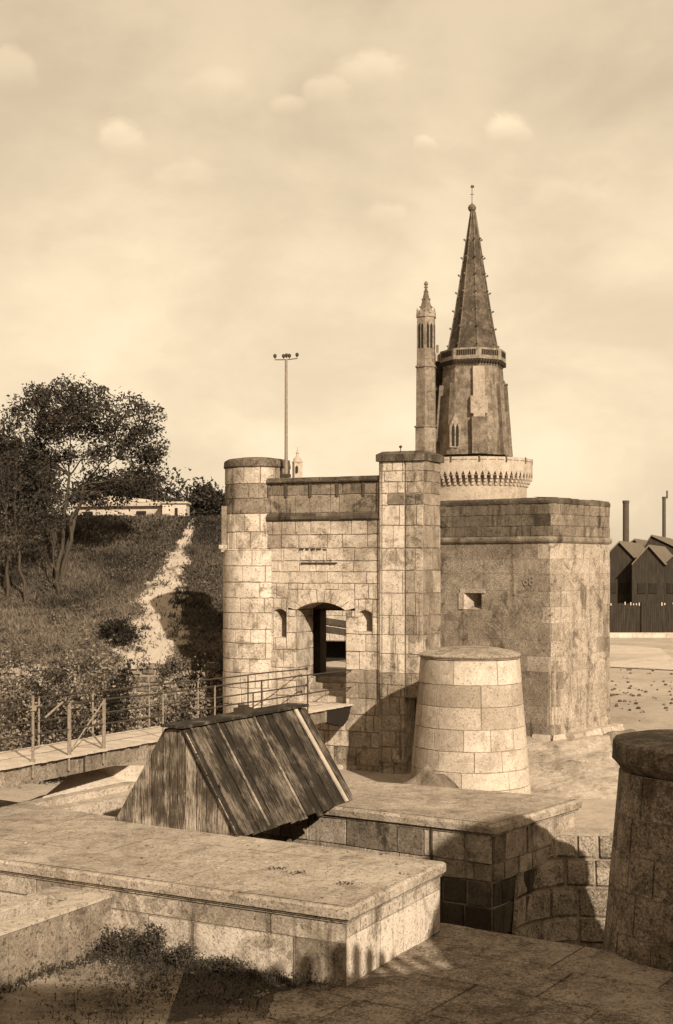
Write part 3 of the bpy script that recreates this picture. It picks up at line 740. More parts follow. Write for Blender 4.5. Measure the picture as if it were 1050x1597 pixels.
# steps in the doorway
for i in range(5):
    mb = MB(); z_t = zfl + .165 * (i + 1); y_ = .12 + i * .36
    ww = 0 if y_ < .95 else (0 if i < 4 else .45)
    P = [(dl - .01 - ww, y_), (dr_ + .01 + ww, y_), (dr_ + .01 + ww, y_ + .46), (dl - .01 - ww, y_ + .46)]
    mb.hexa([GP(p[0], zfl - .4, -p[1]) for p in P] + [GP(p[0], z_t, -p[1]) for p in P], .65 + rnd.gauss(0, .05)); mb.build('step', 'stone', gate)
# passage: side walls, vault, rear arch
mb = MB(); zfi = zfl + .82
def quadG(p, t=.4, mi=0): mb.poly([GP(a, b, -c) for a, b, c in p], t, mi)
pl_, pr2 = dl - 1.45, dr_ + .5; zv = zspr + .5; dpth = 2.5
quadG([(pl_, zfl - .4, 1.2), (pl_, zfl - .4, dpth), (pl_, zv, dpth), (pl_, zv, 1.2)]); quadG([(pr2, zfl - .4, 1.2), (pr2, zv, 1.2), (pr2, zv, dpth), (pr2, zfl - .4, dpth)])
quadG([(pl_, zv, 1.2), (pl_, zv, dpth), (pr2, zv, dpth), (pr2, zv, 1.2)])
quadG([(pl_, zfi, 1.9), (pr2, zfi, 1.9), (pr2, zfi, dpth + 2.4), (pl_ - 1, zfi, dpth + 2.4)], .7)
for (a, b) in ((pl_, dl), (dr_, pr2)): quadG([(a, zfl - .4, 1.2), (a, zv, 1.2), (b, zv, 1.2), (b, zfl - .4, 1.2)])
quadG([(dl, zspr, 1.2), (dl, zv, 1.2), (dr_, zv, 1.2), (dr_, zspr + .0, 1.2)])
OB = GO + gv * dpth
sj, _ = pix((OB.x, OB.y), (gr.x, gr.y), 499.5, 1000)
mb2 = MB()
for (a, b, c_, d_2) in ((pl_ - 1.5, sj, zfl - .4, zv), (sj + 1.75, sj + 3.4, zfl - .4, zv)):
    mb2.hexa([GP(a, c_, -dpth - .5), GP(b, c_, -dpth - .5), GP(b, d_2, -dpth - .5), GP(a, d_2, -dpth - .5)] + [GP(a, c_, -dpth), GP(b, c_, -dpth), GP(b, d_2, -dpth), GP(a, d_2, -dpth)], .4)
mb2.hexa([GP(sj - .01, zspr - .1, -dpth - .5), GP(sj + 1.76, zspr - .1, -dpth - .5), GP(sj + 1.76, zv, -dpth - .5), GP(sj - .01, zv, -dpth - .5)] + [GP(sj - .01, zspr - .1, -dpth + .004), GP(sj + 1.76, zspr - .1, -dpth + .004), GP(sj + 1.76, zv, -dpth + .004), GP(sj - .01, zv, -dpth + .004)], .4)
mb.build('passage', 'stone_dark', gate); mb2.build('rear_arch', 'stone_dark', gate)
# body of the gate block behind the wall (roofless, sides and rear)
mb = MB()
def gbox(sa, sb, za, zb3, da, db, t=.5): mb.hexa([GP(sa, za, -db), GP(sb, za, -db), GP(sb, zb3, -db), GP(sa, zb3, -db)] + [GP(sa, za, -da), GP(sb, za, -da), GP(sb, zb3, -da), GP(sa, zb3, -da)], t)
gbox(sL - .1, sR, zex + .02, ztop - .01, .05 + .03, .55)
gbox(sL - .1, dl - 1.46, zfl - 2.2, zex + .0, .5, 3.0); gbox(dl - 1.455, dl - .004, zfl - 2.2, zex, .5, 1.198); gbox(dr_ + .5, sR + .4, zfl - 2.2, zex + .0, .5, 3.0); gbox(dr_ + .004, dr_ + .495, zfl - 2.2, zex, .5, 1.198)
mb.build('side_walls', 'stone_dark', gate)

# turret
tcx, tcy = -2.47, 41.9
zt_top = zat(728, 41.0); zmid = zat(857, 41.9)
tmb = MB(); rT = .965; fT = cone_f((tcx, tcy), rT, zb_, rT, zt_top)
a0 = math.pi * .93 * rT; a1 = 2.08 * math.pi * rT
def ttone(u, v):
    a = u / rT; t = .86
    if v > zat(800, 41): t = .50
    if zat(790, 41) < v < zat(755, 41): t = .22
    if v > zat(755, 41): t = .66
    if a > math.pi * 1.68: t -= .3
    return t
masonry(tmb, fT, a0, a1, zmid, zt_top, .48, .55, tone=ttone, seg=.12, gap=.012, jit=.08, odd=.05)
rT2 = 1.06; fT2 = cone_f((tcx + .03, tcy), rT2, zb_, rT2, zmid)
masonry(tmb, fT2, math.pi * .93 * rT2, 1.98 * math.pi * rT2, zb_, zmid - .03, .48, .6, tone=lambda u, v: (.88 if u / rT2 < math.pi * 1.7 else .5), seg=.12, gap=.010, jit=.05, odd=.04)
tmb.lathe((tcx + .015, tcy, 0), [(rT - .1, zmid + .03), (rT + .03, zmid + .01), (rT2 + .02, zmid - .03), (rT2 - .1, zmid - .04)], 60, tone=.85)
tmb.lathe((tcx, tcy, 0), [(rT, zt_top), (.2, zt_top)], 60, tone=.5)
tur = tmb.build('turret', ['stone', 'mortar'], gate)
mb = MB(); ct = zt_top
mb.lathe((tcx, tcy, 0), [(rT - .1, ct), (rT + .06, ct), (rT + .08, ct + .03), (rT + .06, ct + .20), (rT - .05, ct + .27), (.5, ct + .33), (.02, ct + .35)], 72, tone=.5, rough=.03)
o = mb.build('turret_cap', 'cap_stone', gate); o.parent = tur
mb = MB(); k = zat(790, 41.9); k2 = zat(850, 41.9)
mb.box((tcx - rT + .02, tcy - .15, (k + k2) / 2), .26, .5, k - k2, 0, .35); mb.box((tcx - rT - .02, tcy - .15, k2 - .06), .34, .56, .12, 0, .8)
mb.box((tcx - rT + .0, tcy - .15, k2 - .17), .24, .5, .10, 0, .7)
o = mb.build('latrine_box', 'stone', gate); o.parent = tur
# small hardware block at the right end of turret top
mb = MB(); p = PT(448, 730, 41.8); mb.box(p, .16, .5, .45, 0, .3); o = mb.build('merlon', 'stone_dark', gate); o.parent = tur

# pier
po = .16
pa, _ = G(590, 800, po); pb, _ = G(632, 800, po); pc, _ = G(661, 800, po)
pO = GO + gn * po
_, ptop = G(625, 719, po)
ch_dir = Vector((math.cos(R(62)), math.sin(R(62)), 0)) * 1.0
ch_dir = Vector((math.sin(R(28)), math.cos(R(28)), 0))
zpb = lv(-6.6); zcb = G(640, 1103, po)[1]
pmb = MB()
def fP(u, v, d): q = pO + gr * u + gn * d; return Vector((q.x, q.y, v))
pcs = [zpb] + sorted([G(610, py, po)[1] for py in (1190, 1165, 1140, 1115, 1087, 1068, 1050, 1020, 990, 960, 925, 890, 855, 820, 788, 770, 752, 735)]) + [ptop]
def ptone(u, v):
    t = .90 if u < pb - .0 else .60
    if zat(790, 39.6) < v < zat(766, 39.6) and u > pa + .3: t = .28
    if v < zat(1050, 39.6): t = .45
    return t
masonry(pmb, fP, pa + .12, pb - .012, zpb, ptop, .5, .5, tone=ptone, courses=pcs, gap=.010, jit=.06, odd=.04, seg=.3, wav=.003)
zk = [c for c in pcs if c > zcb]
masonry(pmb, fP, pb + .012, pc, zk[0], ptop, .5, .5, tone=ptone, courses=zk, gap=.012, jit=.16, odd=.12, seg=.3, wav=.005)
# rounded left arris
for k in range(5):
    a, b = k / 5 * math.pi / 2, (k + 1) / 5 * math.pi / 2
    pts = [(pa + .12 - .12 * math.sin(q), -.12 + .12 * math.cos(q) + .03) for q in (a, b)]
    for qa, qb in zip(pcs[:-1], pcs[1:]):
        pmb.poly([fP(pts[1][0], qa + .008, pts[1][1]), fP(pts[0][0], qa + .008, pts[0][1]), fP(pts[0][0], qb - .004, pts[0][1]), fP(pts[1][0], qb - .004, pts[1][1])], ptone(pa + .05, (qa + qb) / 2) - (.12 if qb < zat(1050, 39.6) else 0) + .06 * math.sin(qa * 37))
pmb.poly([fP(pa, zpb, -.1), fP(pa, zpb, -.5), fP(pa, ptop, -.5), fP(pa, ptop, -.1)][::-1], .6)
# oblique right face
cO = pO + gr * pc; cn = Vector((ch_dir.y, -ch_dir.x, 0))
def fC(u, v, d): q = cO + ch_dir * u + cn * d; return Vector((q.x, q.y, v))
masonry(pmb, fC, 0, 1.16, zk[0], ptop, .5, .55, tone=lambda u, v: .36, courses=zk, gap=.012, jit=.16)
# core pieces
pmb.hexa([fP(pa + .1, zpb, -1.6), fP(pb, zpb, -1.6), fP(pb, zpb, -.005), fP(pa + .1, zpb, -.005)] + [fP(pa + .1, ptop, -1.6), fP(pb, ptop, -1.6), fP(pb, ptop, -.005), fP(pa + .1, ptop, -.005)], .3, 1)
zc0 = zk[0]
core = [fP(pb, zc0, -.005), fP(pc, zc0, -.005), fC(1.16, zc0, -.005), fP(pb, zc0, -1.6)]
pmb.hexa(core + [Vector((p.x, p.y, ptop)) for p in core], .3, 1)
# recessed lower wall under the overhang
masonry(pmb, lambda u, v, d: fP(u, v, d - .9), pb, pb + 3.2, zpb, zc0, .5, .6, tone=lambda u, v: .3)
pier = pmb.build('pier', ['stone', 'mortar'], gate)
mb = MB()
e1 = [fP(pa - .04, 0, .10), fP(pc + .05, 0, .10), fC(1.22, 0, .12), fP(pa - .04, 0, -1.7)]
inner = [fP(pa + .1, 0, -.1), fP(pc - .05, 0, -.1), fC(1.1, 0, -.1), fP(pa + .1, 0, -1.5)]
def up_(P, z): return [Vector((p.x, p.y, z)) for p in P]
A0, A1, A2 = up_(e1, ptop), up_(e1, ptop + .20), up_(inner, ptop + .30)
for X, Y_ in ((A0, A1), (A1, A2)):
    for i in range(4):
        k = (i + 1) % 4; m = 5
        for j in range(m): mb.poly([X[i].lerp(X[k], j / m), X[i].lerp(X[k], (j + 1) / m), Y_[i].lerp(Y_[k], (j + 1) / m), Y_[i].lerp(Y_[k], j / m)], .42 + rnd.uniform(-.25, .2))
mb.poly(A2, .4); mb.poly(A0[::-1], .4)
o = mb.build('pier_cap', 'cap_stone', gate); o.parent = pier
mb = MB(); p = PT(625, 706, 39.2); mb.tube(p, p + Vector((0, 0, .14)), .012); mb.lathe((p.x, p.y, p.z + .17), [(.0, -.05), (.04, -.02), (.05, .02), (.0, .05)], 10); o = mb.build('finial', 'iron', gate); o.parent = pier
# iron spear tie in the corner beside the bastion
# connecting wall between pier and bastion
BO = Vector((6.98, 43.2, 0)); bl_ = Vector((-.79, .613, 0)); br = Vector((.613, .79, 0))
mb = MB(); q0 = fC(.62, 0, -.1); 
p_a = PT(683, 800, 41.0); 
mb.tube(PT(683.5, 905, 41.0), PT(683.5, 1008, 40.9), .022, tone=.3)
a, b, c_ = PT(675, 893, 41), PT(692, 893, 41), PT(683.5, 876, 41)
mb.hexa([a, b, PT(687, 899, 41), PT(680, 899, 41)] + [p + Vector((0, -.03, 0)) for p in (a, b, PT(687, 899, 41), PT(680, 899, 41))])
mb.hexa([a, b, c_, c_] + [p + Vector((0, -.03, 0)) for p in (a, b, c_, c_)])
tag(mb.build('iron_spear_tie', 'iron', gate), None, None)
# pole on the wall
pp = PT(446.5, 743, 40.9)
pole = thing('utility_pole', pp, 'slim pale pole with insulators on its crossarm standing on the gate wall', 'pole')
mb = MB(); mb.tube(pp, PT(446.5, 560, 40.9), .055, .04, 12, .6); mb.build('shaft', 'iron_pale', pole)
mb = MB(); mb.tube(PT(429, 561, 40.7), PT(446.5, 561, 40.9), .014); mb.tube(PT(446.5, 561, 40.9), PT(463.5, 559, 41.1), .014); mb.build('crossarm', 'iron', pole)
for px, py, Y in ((429, 555, 40.7), (442.5, 555, 40.8), (447, 554, 40.9), (451.5, 554.5, 41.0), (463.5, 553, 41.1)):
    mb = MB(); p = PT(px, py, Y); mb.lathe(p, [(.0, -.08), (.022, -.08), (.025, -.05), (.045, -.04), (.055, 0), (.045, .04), (.015, .06), (0, .06)], 12); mb.build('insulator', 'iron', pole)
mb = MB(); mb.box(pp + Vector((0, 0, .02)), .22, .22, .1, -TH, .3); mb.build('base', 'iron', pole)

# courtyard seen through the doorway
mb = MB(); cy = thing('courtyard_wall', (0.2, 52, lv(-3.6)), 'lit inner wall with dark low opening seen through the gate arch', 'wall')
cO_ = PT(470, 1000, 64); cd = Vector((math.sin(R(62)), -math.cos(R(62)) * -1 * -.55, 0)).normalized()
fY = planar((cO_.x, cO_.y, 0), cd, (cd.y, -cd.x, 0))
zo1 = zat(1001, 63); zo0 = zat(1046, 63)
sY, _ = pix((cO_.x, cO_.y), (cd.x, cd.y), 494, 1000); sY2, _ = pix((cO_.x, cO_.y), (cd.x, cd.y), 560, 1000)
masonry(mb, fY, -3.5, 6.2, zo0 - .5, zat(905, 63), .4, .7, tone=lambda u, v: .75, holes=[(sY, sY2, zo0 - .6, zo1)])
mb.build('face', ['stone', 'mortar'], cy)
mb = MB()
for py, d in ((962, .10), (975, .06)):
    z_ = zat(py, 63); p = [fY(-1.5, z_, 0), fY(5.2, z_ - .9, 0), fY(5.2, z_ - .6, 0), fY(-1.5, z_ + .3, 0)]; nn = Vector((cd.y, -cd.x, 0))
    mb.hexa(p + [q + nn * d for q in p], .2)
mb.build('moulding', 'stone_dark', cy)
mb = MB(); mb.hexa([fY(sY - .2, zo0 - .6, -1.4), fY(sY2 + .2, zo0 - .6, -1.4), fY(sY2 + .2, zo1 + .3, -1.4), fY(sY - .2, zo1 + .3, -1.4)] + [fY(sY - .2, zo0 - .6, -1.2), fY(sY2 + .2, zo0 - .6, -1.2), fY(sY2 + .2, zo1 + .3, -1.2), fY(sY - .2, zo1 + .3, -1.2)]); 
mb.poly([fY(sY - .2, zo1 + .02, -.0), fY(sY2 + .2, zo1 + .02, 0), fY(sY2 + .2, zo1 + .02, -1.3), fY(sY - .2, zo1 + .02, -1.3)]); mb.build('doorway', 'dark', cy)
fl = MB(); a = GP(-6, zfi - .01, -4.6); fl.poly([GP(-4.5, zfi - .008, -2.9), GP(3, zfi - .008, -2.9), GP(6, zfi - .5, -24), GP(-5, zfi - .5, -24)], .6)
o = fl.build('courtyard_floor', 'sand'); o['kind'] = 'structure'

# ------------------------------------------------------------------ bastion
bast = thing('bastion', (BO.x, BO.y, lv(-6.2)), 'massive two-sided stone bastion with rounded corner and one square gunport', 'bastion')
rc_ = .16
cpath = []
Lleft = 6.5; Lright = 4.05
pc0 = BO + (bl_ + br) * rc_                                # centre of the corner arc (faces are square to each other)
p_s = BO + bl_ * Lleft
cpath.append(p_s)
for k in range(9):
    t = k / 8 * math.pi / 2
    cpath.append(pc0 - br * rc_ * math.cos(t) - bl_ * rc_ * math.sin(t))
e_ = BO + br * Lright; cpath.append(e_ - br * .12)
for k in range(1, 5):
    t = k / 4 * math.pi / 2; cpath.append(e_ - br * .12 + bl_ * .12 + br * .12 * math.sin(t) - bl_ * .12 * math.cos(t))
cpath.append(e_ + bl_ * 6)
cc = [0]
for a, b in zip(cpath[:-1], cpath[1:]): cc.append(cc[-1] + (b - a).length)
cnorm = []
for i in range(len(cpath)):
    a = cpath[max(0, i - 1)]; b = cpath[min(len(cpath) - 1, i + 1)]
    e = (b - a).normalized(); cnorm.append(Vector((e.y, -e.x, 0)))
def fB(u, v, d, extra=0):
    i = 0
    while i < len(cc) - 2 and u > cc[i + 1]: i += 1
    t = (u - cc[i]) / (cc[i + 1] - cc[i]); p = cpath[i].lerp(cpath[i + 1], t); n_2 = cnorm[i].lerp(cnorm[i + 1], t).normalized()
    q = p + n_2 * (d + extra); return Vector((q.x, q.y, v))
zbb = lv(-6.3); zc1 = zat(846, 43.2); zc2 = zc1 + .22; zbt = zat(784, 43.2)
sg1, zg1 = pix((BO.x, BO.y), (bl_.x, bl_.y), 752, 925); sg0, zg0 = pix((BO.x, BO.y), (bl_.x, bl_.y), 725, 951)
ug0, ug1 = Lleft - sg0, Lleft - sg1; zg0 = zat(951, 44.8); zg1 = zat(925, 44.8)
uc = cc[5]
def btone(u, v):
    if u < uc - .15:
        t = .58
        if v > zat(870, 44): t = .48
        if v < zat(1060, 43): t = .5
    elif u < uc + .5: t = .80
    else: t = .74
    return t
mb = MB()
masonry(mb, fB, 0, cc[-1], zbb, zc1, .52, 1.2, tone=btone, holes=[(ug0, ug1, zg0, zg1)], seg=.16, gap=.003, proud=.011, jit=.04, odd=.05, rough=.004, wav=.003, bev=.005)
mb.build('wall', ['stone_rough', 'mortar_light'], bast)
mb = MB()
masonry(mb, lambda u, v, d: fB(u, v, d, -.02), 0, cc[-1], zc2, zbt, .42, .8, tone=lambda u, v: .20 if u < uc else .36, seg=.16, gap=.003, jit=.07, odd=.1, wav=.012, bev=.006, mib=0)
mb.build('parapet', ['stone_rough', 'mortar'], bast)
mb = MB(); N = 150
prof = [(-.02, zc1), (.05, zc1 - .0), (.085, zc1 + .06), (.085, zc1 + .13), (.05, zc1 + .19), (-.02, zc2)]
for i in range(N):
    a, b = cc[-1] * i / N, cc[-1] * (i + 1) / N
    for j in range(5): mb.poly([fB(a, prof[j][1], prof[j][0]), fB(b, prof[j][1], prof[j][0]), fB(b, prof[j + 1][1], prof[j + 1][0]), fB(a, prof[j + 1][1], prof[j + 1][0])], .38 + .1 * math.sin(i * .7))
mb.build('cordon', 'stone_rough', bast)
mb = MB(); N = 220
for i in range(N):
    a, b = cc[-1] * i / N, cc[-1] * (i + 1) / N
    h1 = .03 * mnoise.noise(Vector((a * 2.2, 0, 0))) + .02 * mnoise.noise(Vector((a * 7, 0, 0))); h2 = .03 * mnoise.noise(Vector((b * 2.2, 0, 0))) + .02 * mnoise.noise(Vector((b * 7, 0, 0)))
    pr_ = [(-.02, 0), (.03, .0), (.03, .10), (-.04, .18), (-.9, .22)]
    for j in range(4):
        f1, f2 = (h1, h2) if j >= 2 else (0, 0); g1, g2 = (h1, h2) if j >= 1 else (0, 0)
        mb.poly([fB(a, zbt + pr_[j][1] + (f1 if j > 1 else 0), pr_[j][0]), fB(b, zbt + pr_[j][1] + (f2 if j > 1 else 0), pr_[j][0]), fB(b, zbt + pr_[j + 1][1] + g2, pr_[j + 1][0]), fB(a, zbt + pr_[j + 1][1] + g1, pr_[j + 1][0])], .35)
mb.poly([fB(c, zbt + .15, -.6) for c in [cc[-1] * i / 40 for i in range(41)]][::1], .4)
mb.build('coping', 'cap_stone', bast)
# gunport
mb = MB()
def fq(u, z, d): return fB(u, z, d)
ia, ib = ug0 + (ug1 - ug0) * .80, ug1 - .0; zi1, zi0 = zg1 - .02, zg0 + .20
Fr = [(ug0, zg0), (ug1, zg0), (ug1, zg1), (ug0, zg1)]; Bk = [(ia, zi0), (ib, zi0), (ib, zi1), (ia, zi1)]
for k in range(4):
    l = (k + 1) % 4; mb.poly([fq(Fr[k][0], Fr[k][1], .02), fq(Fr[l][0], Fr[l][1], .02), fq(Bk[l][0], Bk[l][1], -.55), fq(Bk[k][0], Bk[k][1], -.55)], .7)
for a, b, c_, d_2 in ((ug0 - .16, ug1 + .14, zg1, zg1 + .14), (ug0 - .22, ug0, zg0, zg1)):
    mb.hexa([fq(a, c_, 0), fq(b, c_, 0), fq(b, d_2, 0), fq(a, d_2, 0)] + [fq(a, c_, .045), fq(b, c_, .045), fq(b, d_2, .045), fq(a, d_2, .045)], .58)
gp = mb.build('gunport', 'stone', bast)
mb = MB(); mb.hexa([fq(p[0], p[1], -.9) for p in Bk] + [fq(p[0], p[1], -.54) for p in Bk]); o = mb.build('void', 'dark', bast); o.parent = gp
# pale painted number
def text_obj(txt, size, m, parent, loc, ex, ez, ext=.004):
    cu = bpy.data.curves.new('number', 'FONT'); cu.body = txt; cu.size = size; cu.extrude = ext; cu.align_x = 'CENTER'
    ob = bpy.data.objects.new('number', cu); C.objects.link(ob); dg = bpy.context.evaluated_depsgraph_get()
    me = bpy.data.meshes.new_from_object(ob.evaluated_get(dg)); bpy.data.objects.remove(ob)
    o2 = bpy.data.objects.new('painted_number', me); C.objects.link(o2); me.materials.clear(); me.materials.append(M[m])
    ey = ez; n_3 = ex.cross(ez); mt = Matrix((ex, ey, n_3)).transposed().to_4x4(); mt.translation = loc - Vector(parent['o0']); o2.matrix_world = mt; o2.parent = parent
    o2.matrix_parent_inverse = Matrix.Identity(4); return o2
M['paint'] = plain('faded_whitewash', .25, .35, 9)
s_, z_ = pix((BO.x, BO.y), (bl_.x, bl_.y), 825, 913)
text_obj('68', .44, 'paint', bast, fB(Lleft - s_, zat(913, 43.9), .034), -bl_, Vector((0, 0, 1)), .003)
# plinth of large pale stones at the bastion foot
mb = MB(); 
for k in range(9):
    u = cc[5] - 1.0 + k * .66; w_ = rnd.uniform(.60, .65)
    for lay in range(2):
        d1 = .95 - lay * .42 + rnd.uniform(-.08, .06) - (.3 if k < 2 else 0); h0 = lv(-6.15) + lay * .34; h1 = h0 + .33 + rnd.uniform(-.03, .0)
        off = (.3 if lay == 1 else 0)
        P = [fB(u + off, h0, -.1), fB(u + off + w_, h0, -.1), fB(u + off + w_, h0, d1), fB(u + off, h0, d1)]
        P2_ = [fB(u + off, h0, -.1), fB(u + off + w_, h0, -.1), fB(u + off + w_ - .03, h0, d1 - .12), fB(u + off + .03, h0, d1 - .12)]
        mb.hexa(P + [Vector((p.x, p.y, h1)) for p in P2_], .72 + rnd.gauss(0, .06))
mb.build('plinth', 'stone_smooth', bast)

# mossy mound of rubble behind far platform, low rubble right of the round tower
def mound(name, c, rx_, ry, h, m, n=28, rz=0, pw=1.2):
    mb = MB(); g = {}
    for i in range(n + 1):
        for j in range(n + 1):
            u, v = -1 + 2 * i / n, -1 + 2 * j / n; r = math.hypot(u, v)
            hh = h * max(0, 1 - r) ** pw * (1 + .35 * mnoise.noise(Vector((u * 3 + c[0], v * 3, 1)))) + .04 * mnoise.noise(Vector((u * 7, v * 7 + c[1], 2)))
            a, b = u * rx_, v * ry; ca, sa = math.cos(rz), math.sin(rz)
            g[i, j] = Vector((c[0] + a * ca - b * sa, c[1] + a * sa + b * ca, c[2] + hh - (.1 if r > .98 else 0)))
    for i in range(n):
        for j in range(n): mb.poly([g[i, j], g[i + 1, j], g[i + 1, j + 1], g[i, j + 1]], .5 + .25 * mnoise.noise(g[i, j] * 2))
    return mb.build(name, m, smooth=True, weld=True, origin=c)
c_m = PT(668, 1222, 33.2)
tag(mound('rubble_mound', (c_m.x, c_m.y, lv(-6.15)), 1.4, 1.1, 1.25, 'moss', pw=.9), 'small mossy heap of rubble against the pale round tower', 'rubble heap')

# ------------------------------------------------------------------ footbridge
def brz(Y): return lv(-4.05) - (Y - 37) * .034 * 1.0 + 0.0
bA = Vector((-.79, 37.0)); bdv = Vector((gv.x, gv.y))
def BR(t, s, dz=0):                                     # t metres along from post near the gate, s metres to the far side
    x_ = bA.x + bdv.x * t - gr.x * s; y_ = bA.y + bdv.y * t - gr.y * s
    return Vector((x_, y_, lv(-4.05) - .028 * t + dz))
bw_ = 1.42; t0, t1 = -24.0, 3.15
bridge = thing('footbridge', BR(0, 0, -.3), 'narrow footbridge with pale deck and thin iron railings leading to the gate', 'footbridge')
mb = MB(); t = t0
while t < t1 - .01:
    L = min(.19, t1 - t); a = t + .004; b = t + L - .004; e = rnd.uniform(-.02, .03); dz = rnd.uniform(-.004, .004)
    P = [BR(a, -.06 - e, -.045), BR(b, -.06 - e, -.045), BR(b, bw_ + .05 + e, -.045), BR(a, bw_ + .05 + e, -.045)]
    u = rnd.uniform(0, 90)
    mb.hexa([P[0], P[3], P[2], P[1]] + [P[0] + Vector((0, 0, .045 + dz)), P[3] + Vector((0, 0, .045 + dz)), P[2] + Vector((0, 0, .045 + dz)), P[1] + Vector((0, 0, .045 + dz))], .68 + rnd.uniform(-.10, .10), 0, [(u, 0), (u, 1.4), (u + .19, 1.4), (u + .19, 0)] * 2)
    t += L
mb.build('deck', 'deck', bridge)
for s0_, nm in ((.02, 'beam'), (bw_ - .22, 'beam')):
    mb = MB(); t = t0
    while t < t1 - .3:
        L = min(2.4, t1 - .3 - t); a, b = t + .006, t + L - .006
        P = [BR(a, s0_, -.40), BR(b, s0_, -.40), BR(b, s0_ + .2, -.40), BR(a, s0_ + .2, -.40)]
        mb.hexa([P[0], P[3], P[2], P[1]] + [p + Vector((0, 0, .35)) for p in (P[0], P[3], P[2], P[1])], .55 + rnd.gauss(0, .06)); t += L
    mb.build(nm, 'stone_rough', bridge)
# bracket tapering into the gate wall
mb = MB()
for s0_ in (-.02, bw_ - .2):
    P = [BR(1.4, s0_, -.05), BR(t1 + .02, s0_, -.05), BR(t1 - .25, s0_, -.45), BR(2.5, s0_, -.62), BR(1.4, s0_, -.42)]; Q = [p + Vector((-gr.x, -gr.y, 0)) * .24 for p in P]
    mb.poly(P, .3); mb.poly(Q[::-1], .3)
    for i in range(5): k = (i + 1) % 5; mb.poly([P[i], Q[i], Q[k], P[k]], .3)
mb.build('end_bracket', 'dark', bridge)
def t_of(px, side):                                       # position along the bridge of a post seen at px
    s = 0 if side == 0 else bw_; k = (px - CX) / F
    ox, oy = bA.x - gr.x * s, bA.y - gr.y * s
    return (k * oy - ox) / (bdv.x - k * bdv.y)
near = [50, 106, 160, 253, 334, 407, 479]; farp = [62, 146, 234, 310, 388]
for side, posts, endpx in ((0, near, 543), (1, farp, 456)):
    s = -.02 if side == 0 else bw_ + .02
    te = t1 + .05
    rl_ = thing  # naming only
    for px in posts:
        t = t_of(px, side); mb = MB(); pale = px < 380
        h = 1.02 if px != 50 else 1.22
        mb.tube(BR(t, s, -.30 if side == 0 else -.05), BR(t, s, h), .028 if px in (50, 106, 160) else .02, n=8)
        if px in (106, 160): mb.tube(BR(t + .05, s, -.05), BR(t + .05, s, h), .02, n=8)
        if px == 50: mb.box(BR(t, s, 1.0), .12, .1, .09, .3); mb.box(BR(t, s, .02), .09, .09, .04, .3)
        mb.build('post', 'iron_pale' if pale else 'iron', bridge)
    for hh in (1.0, .50):
        mb = MB(); tt = t0; prev = BR(t0, s, hh)
        while tt < te - .01:
            tt = min(te, tt + 1.3); cur = BR(tt, s, hh + rnd.uniform(-.012, .012)); mb.tube(prev, cur, .019, n=6, cap=False); prev = cur
        mb.lathe(prev, [(0, -.05), (.04, -.03), (.04, .03), (0, .05)], 8)
        mb.build('rail', 'iron', bridge)
# diagonal braces of the gate-like panel
ta, tb = t_of(106, 0), t_of(160, 0)
mb = MB(); mb.tube(BR(ta, -.02, .04), BR(tb, -.02, .96), .016, n=6); mb.tube(BR((ta + tb) / 2, -.02, .50), BR(tb, -.02, .04), .016, n=6); mb.build('brace', 'iron_pale', bridge)
t = t_of(50, 0)
mb = MB(); mb.tube(BR(t, -.02, 1.03), BR(t + .3, .0, 1.03), .02, n=6); mb.tube(BR(t + .35, -.05, .8), BR(t + .85, -.1, 1.06), .022, n=6); mb.build('latch_arm', 'iron_pale', bridge)
mb = MB(); t = t_of(395, 1); mb.tube(BR(t, bw_, 0), BR(t, bw_, .48), .02, n=6); mb.build('post', 'iron', bridge)
mb = MB(); t = t_of(130, 0); mb.tube(BR(t, -.03, -.38), BR(t, -.03, -.02), .016, n=6); mb.build('downrod', 'iron', bridge)

# stone coping steps under the bridge, left of the shelter
cop = thing('stone_coping', PZ(120, 1240, -4.9), 'two stepped pale copings lying under the bridge beside the shelter', 'coping')
def strip3(mb, pts_near, pts_far, z0_, z1_, tone):
    n = len(pts_near) - 1
    for i in range(n):
        a, b, c, d = pts_near[i], pts_near[i + 1], pts_far[i + 1], pts_far[i]
        mb.hexa([Vector((p.x, p.y, z0_)) for p in (a, b, c, d)] + [Vector((a.x, a.y, z1_ - .03)), Vector((b.x, b.y, z1_ - .03)), Vector((c.x, c.y, z1_)), Vector((d.x, d.y, z1_))], tone + rnd.gauss(0, .05))
def L2(a, b, n): return [a.lerp(b, i / n) for i in range(n + 1)]
zA = lv(-4.72)
n0, n1 = PZ(55, 1268, -4.75), PZ(262, 1228, -4.75); f0_, f1_ = PZ(20, 1262, -4.75), PZ(250, 1214, -4.75)
mb = MB(); strip3(mb, L2(n0, n1, 4), L2(f0_, f1_, 4), ZB, lv(-4.74), .72); mb.build('lower_step', 'stone_top', cop)
n0, n1 = PZ(22, 1258, -4.62), PZ(258, 1212, -4.62); f0_, f1_ = PZ(62, 1243, -4.62), PZ(258, 1204, -4.62)
mb = MB(); strip3(mb, L2(n0, n1, 4), L2(f0_, f1_, 4), lv(-5.4), lv(-4.60), .66); mb.build('upper_step', 'stone_top', cop)
mb = MB()
a, b, c_, d_2 = PZ(66, 1244, -4.60), PZ(256, 1206, -4.60), PZ(262, 1195, -4.30), PZ(128, 1196, -4.30)
mb.hexa([Vector((p.x, p.y, lv(-6.5))) for p in (a, b, c_, d_2)] + [a, b, Vector((c_.x, c_.y, lv(-4.28))), Vector((d_2.x, d_2.y, lv(-4.28)))], .92); mb.build('sloping_slab', 'stone_smooth', cop)

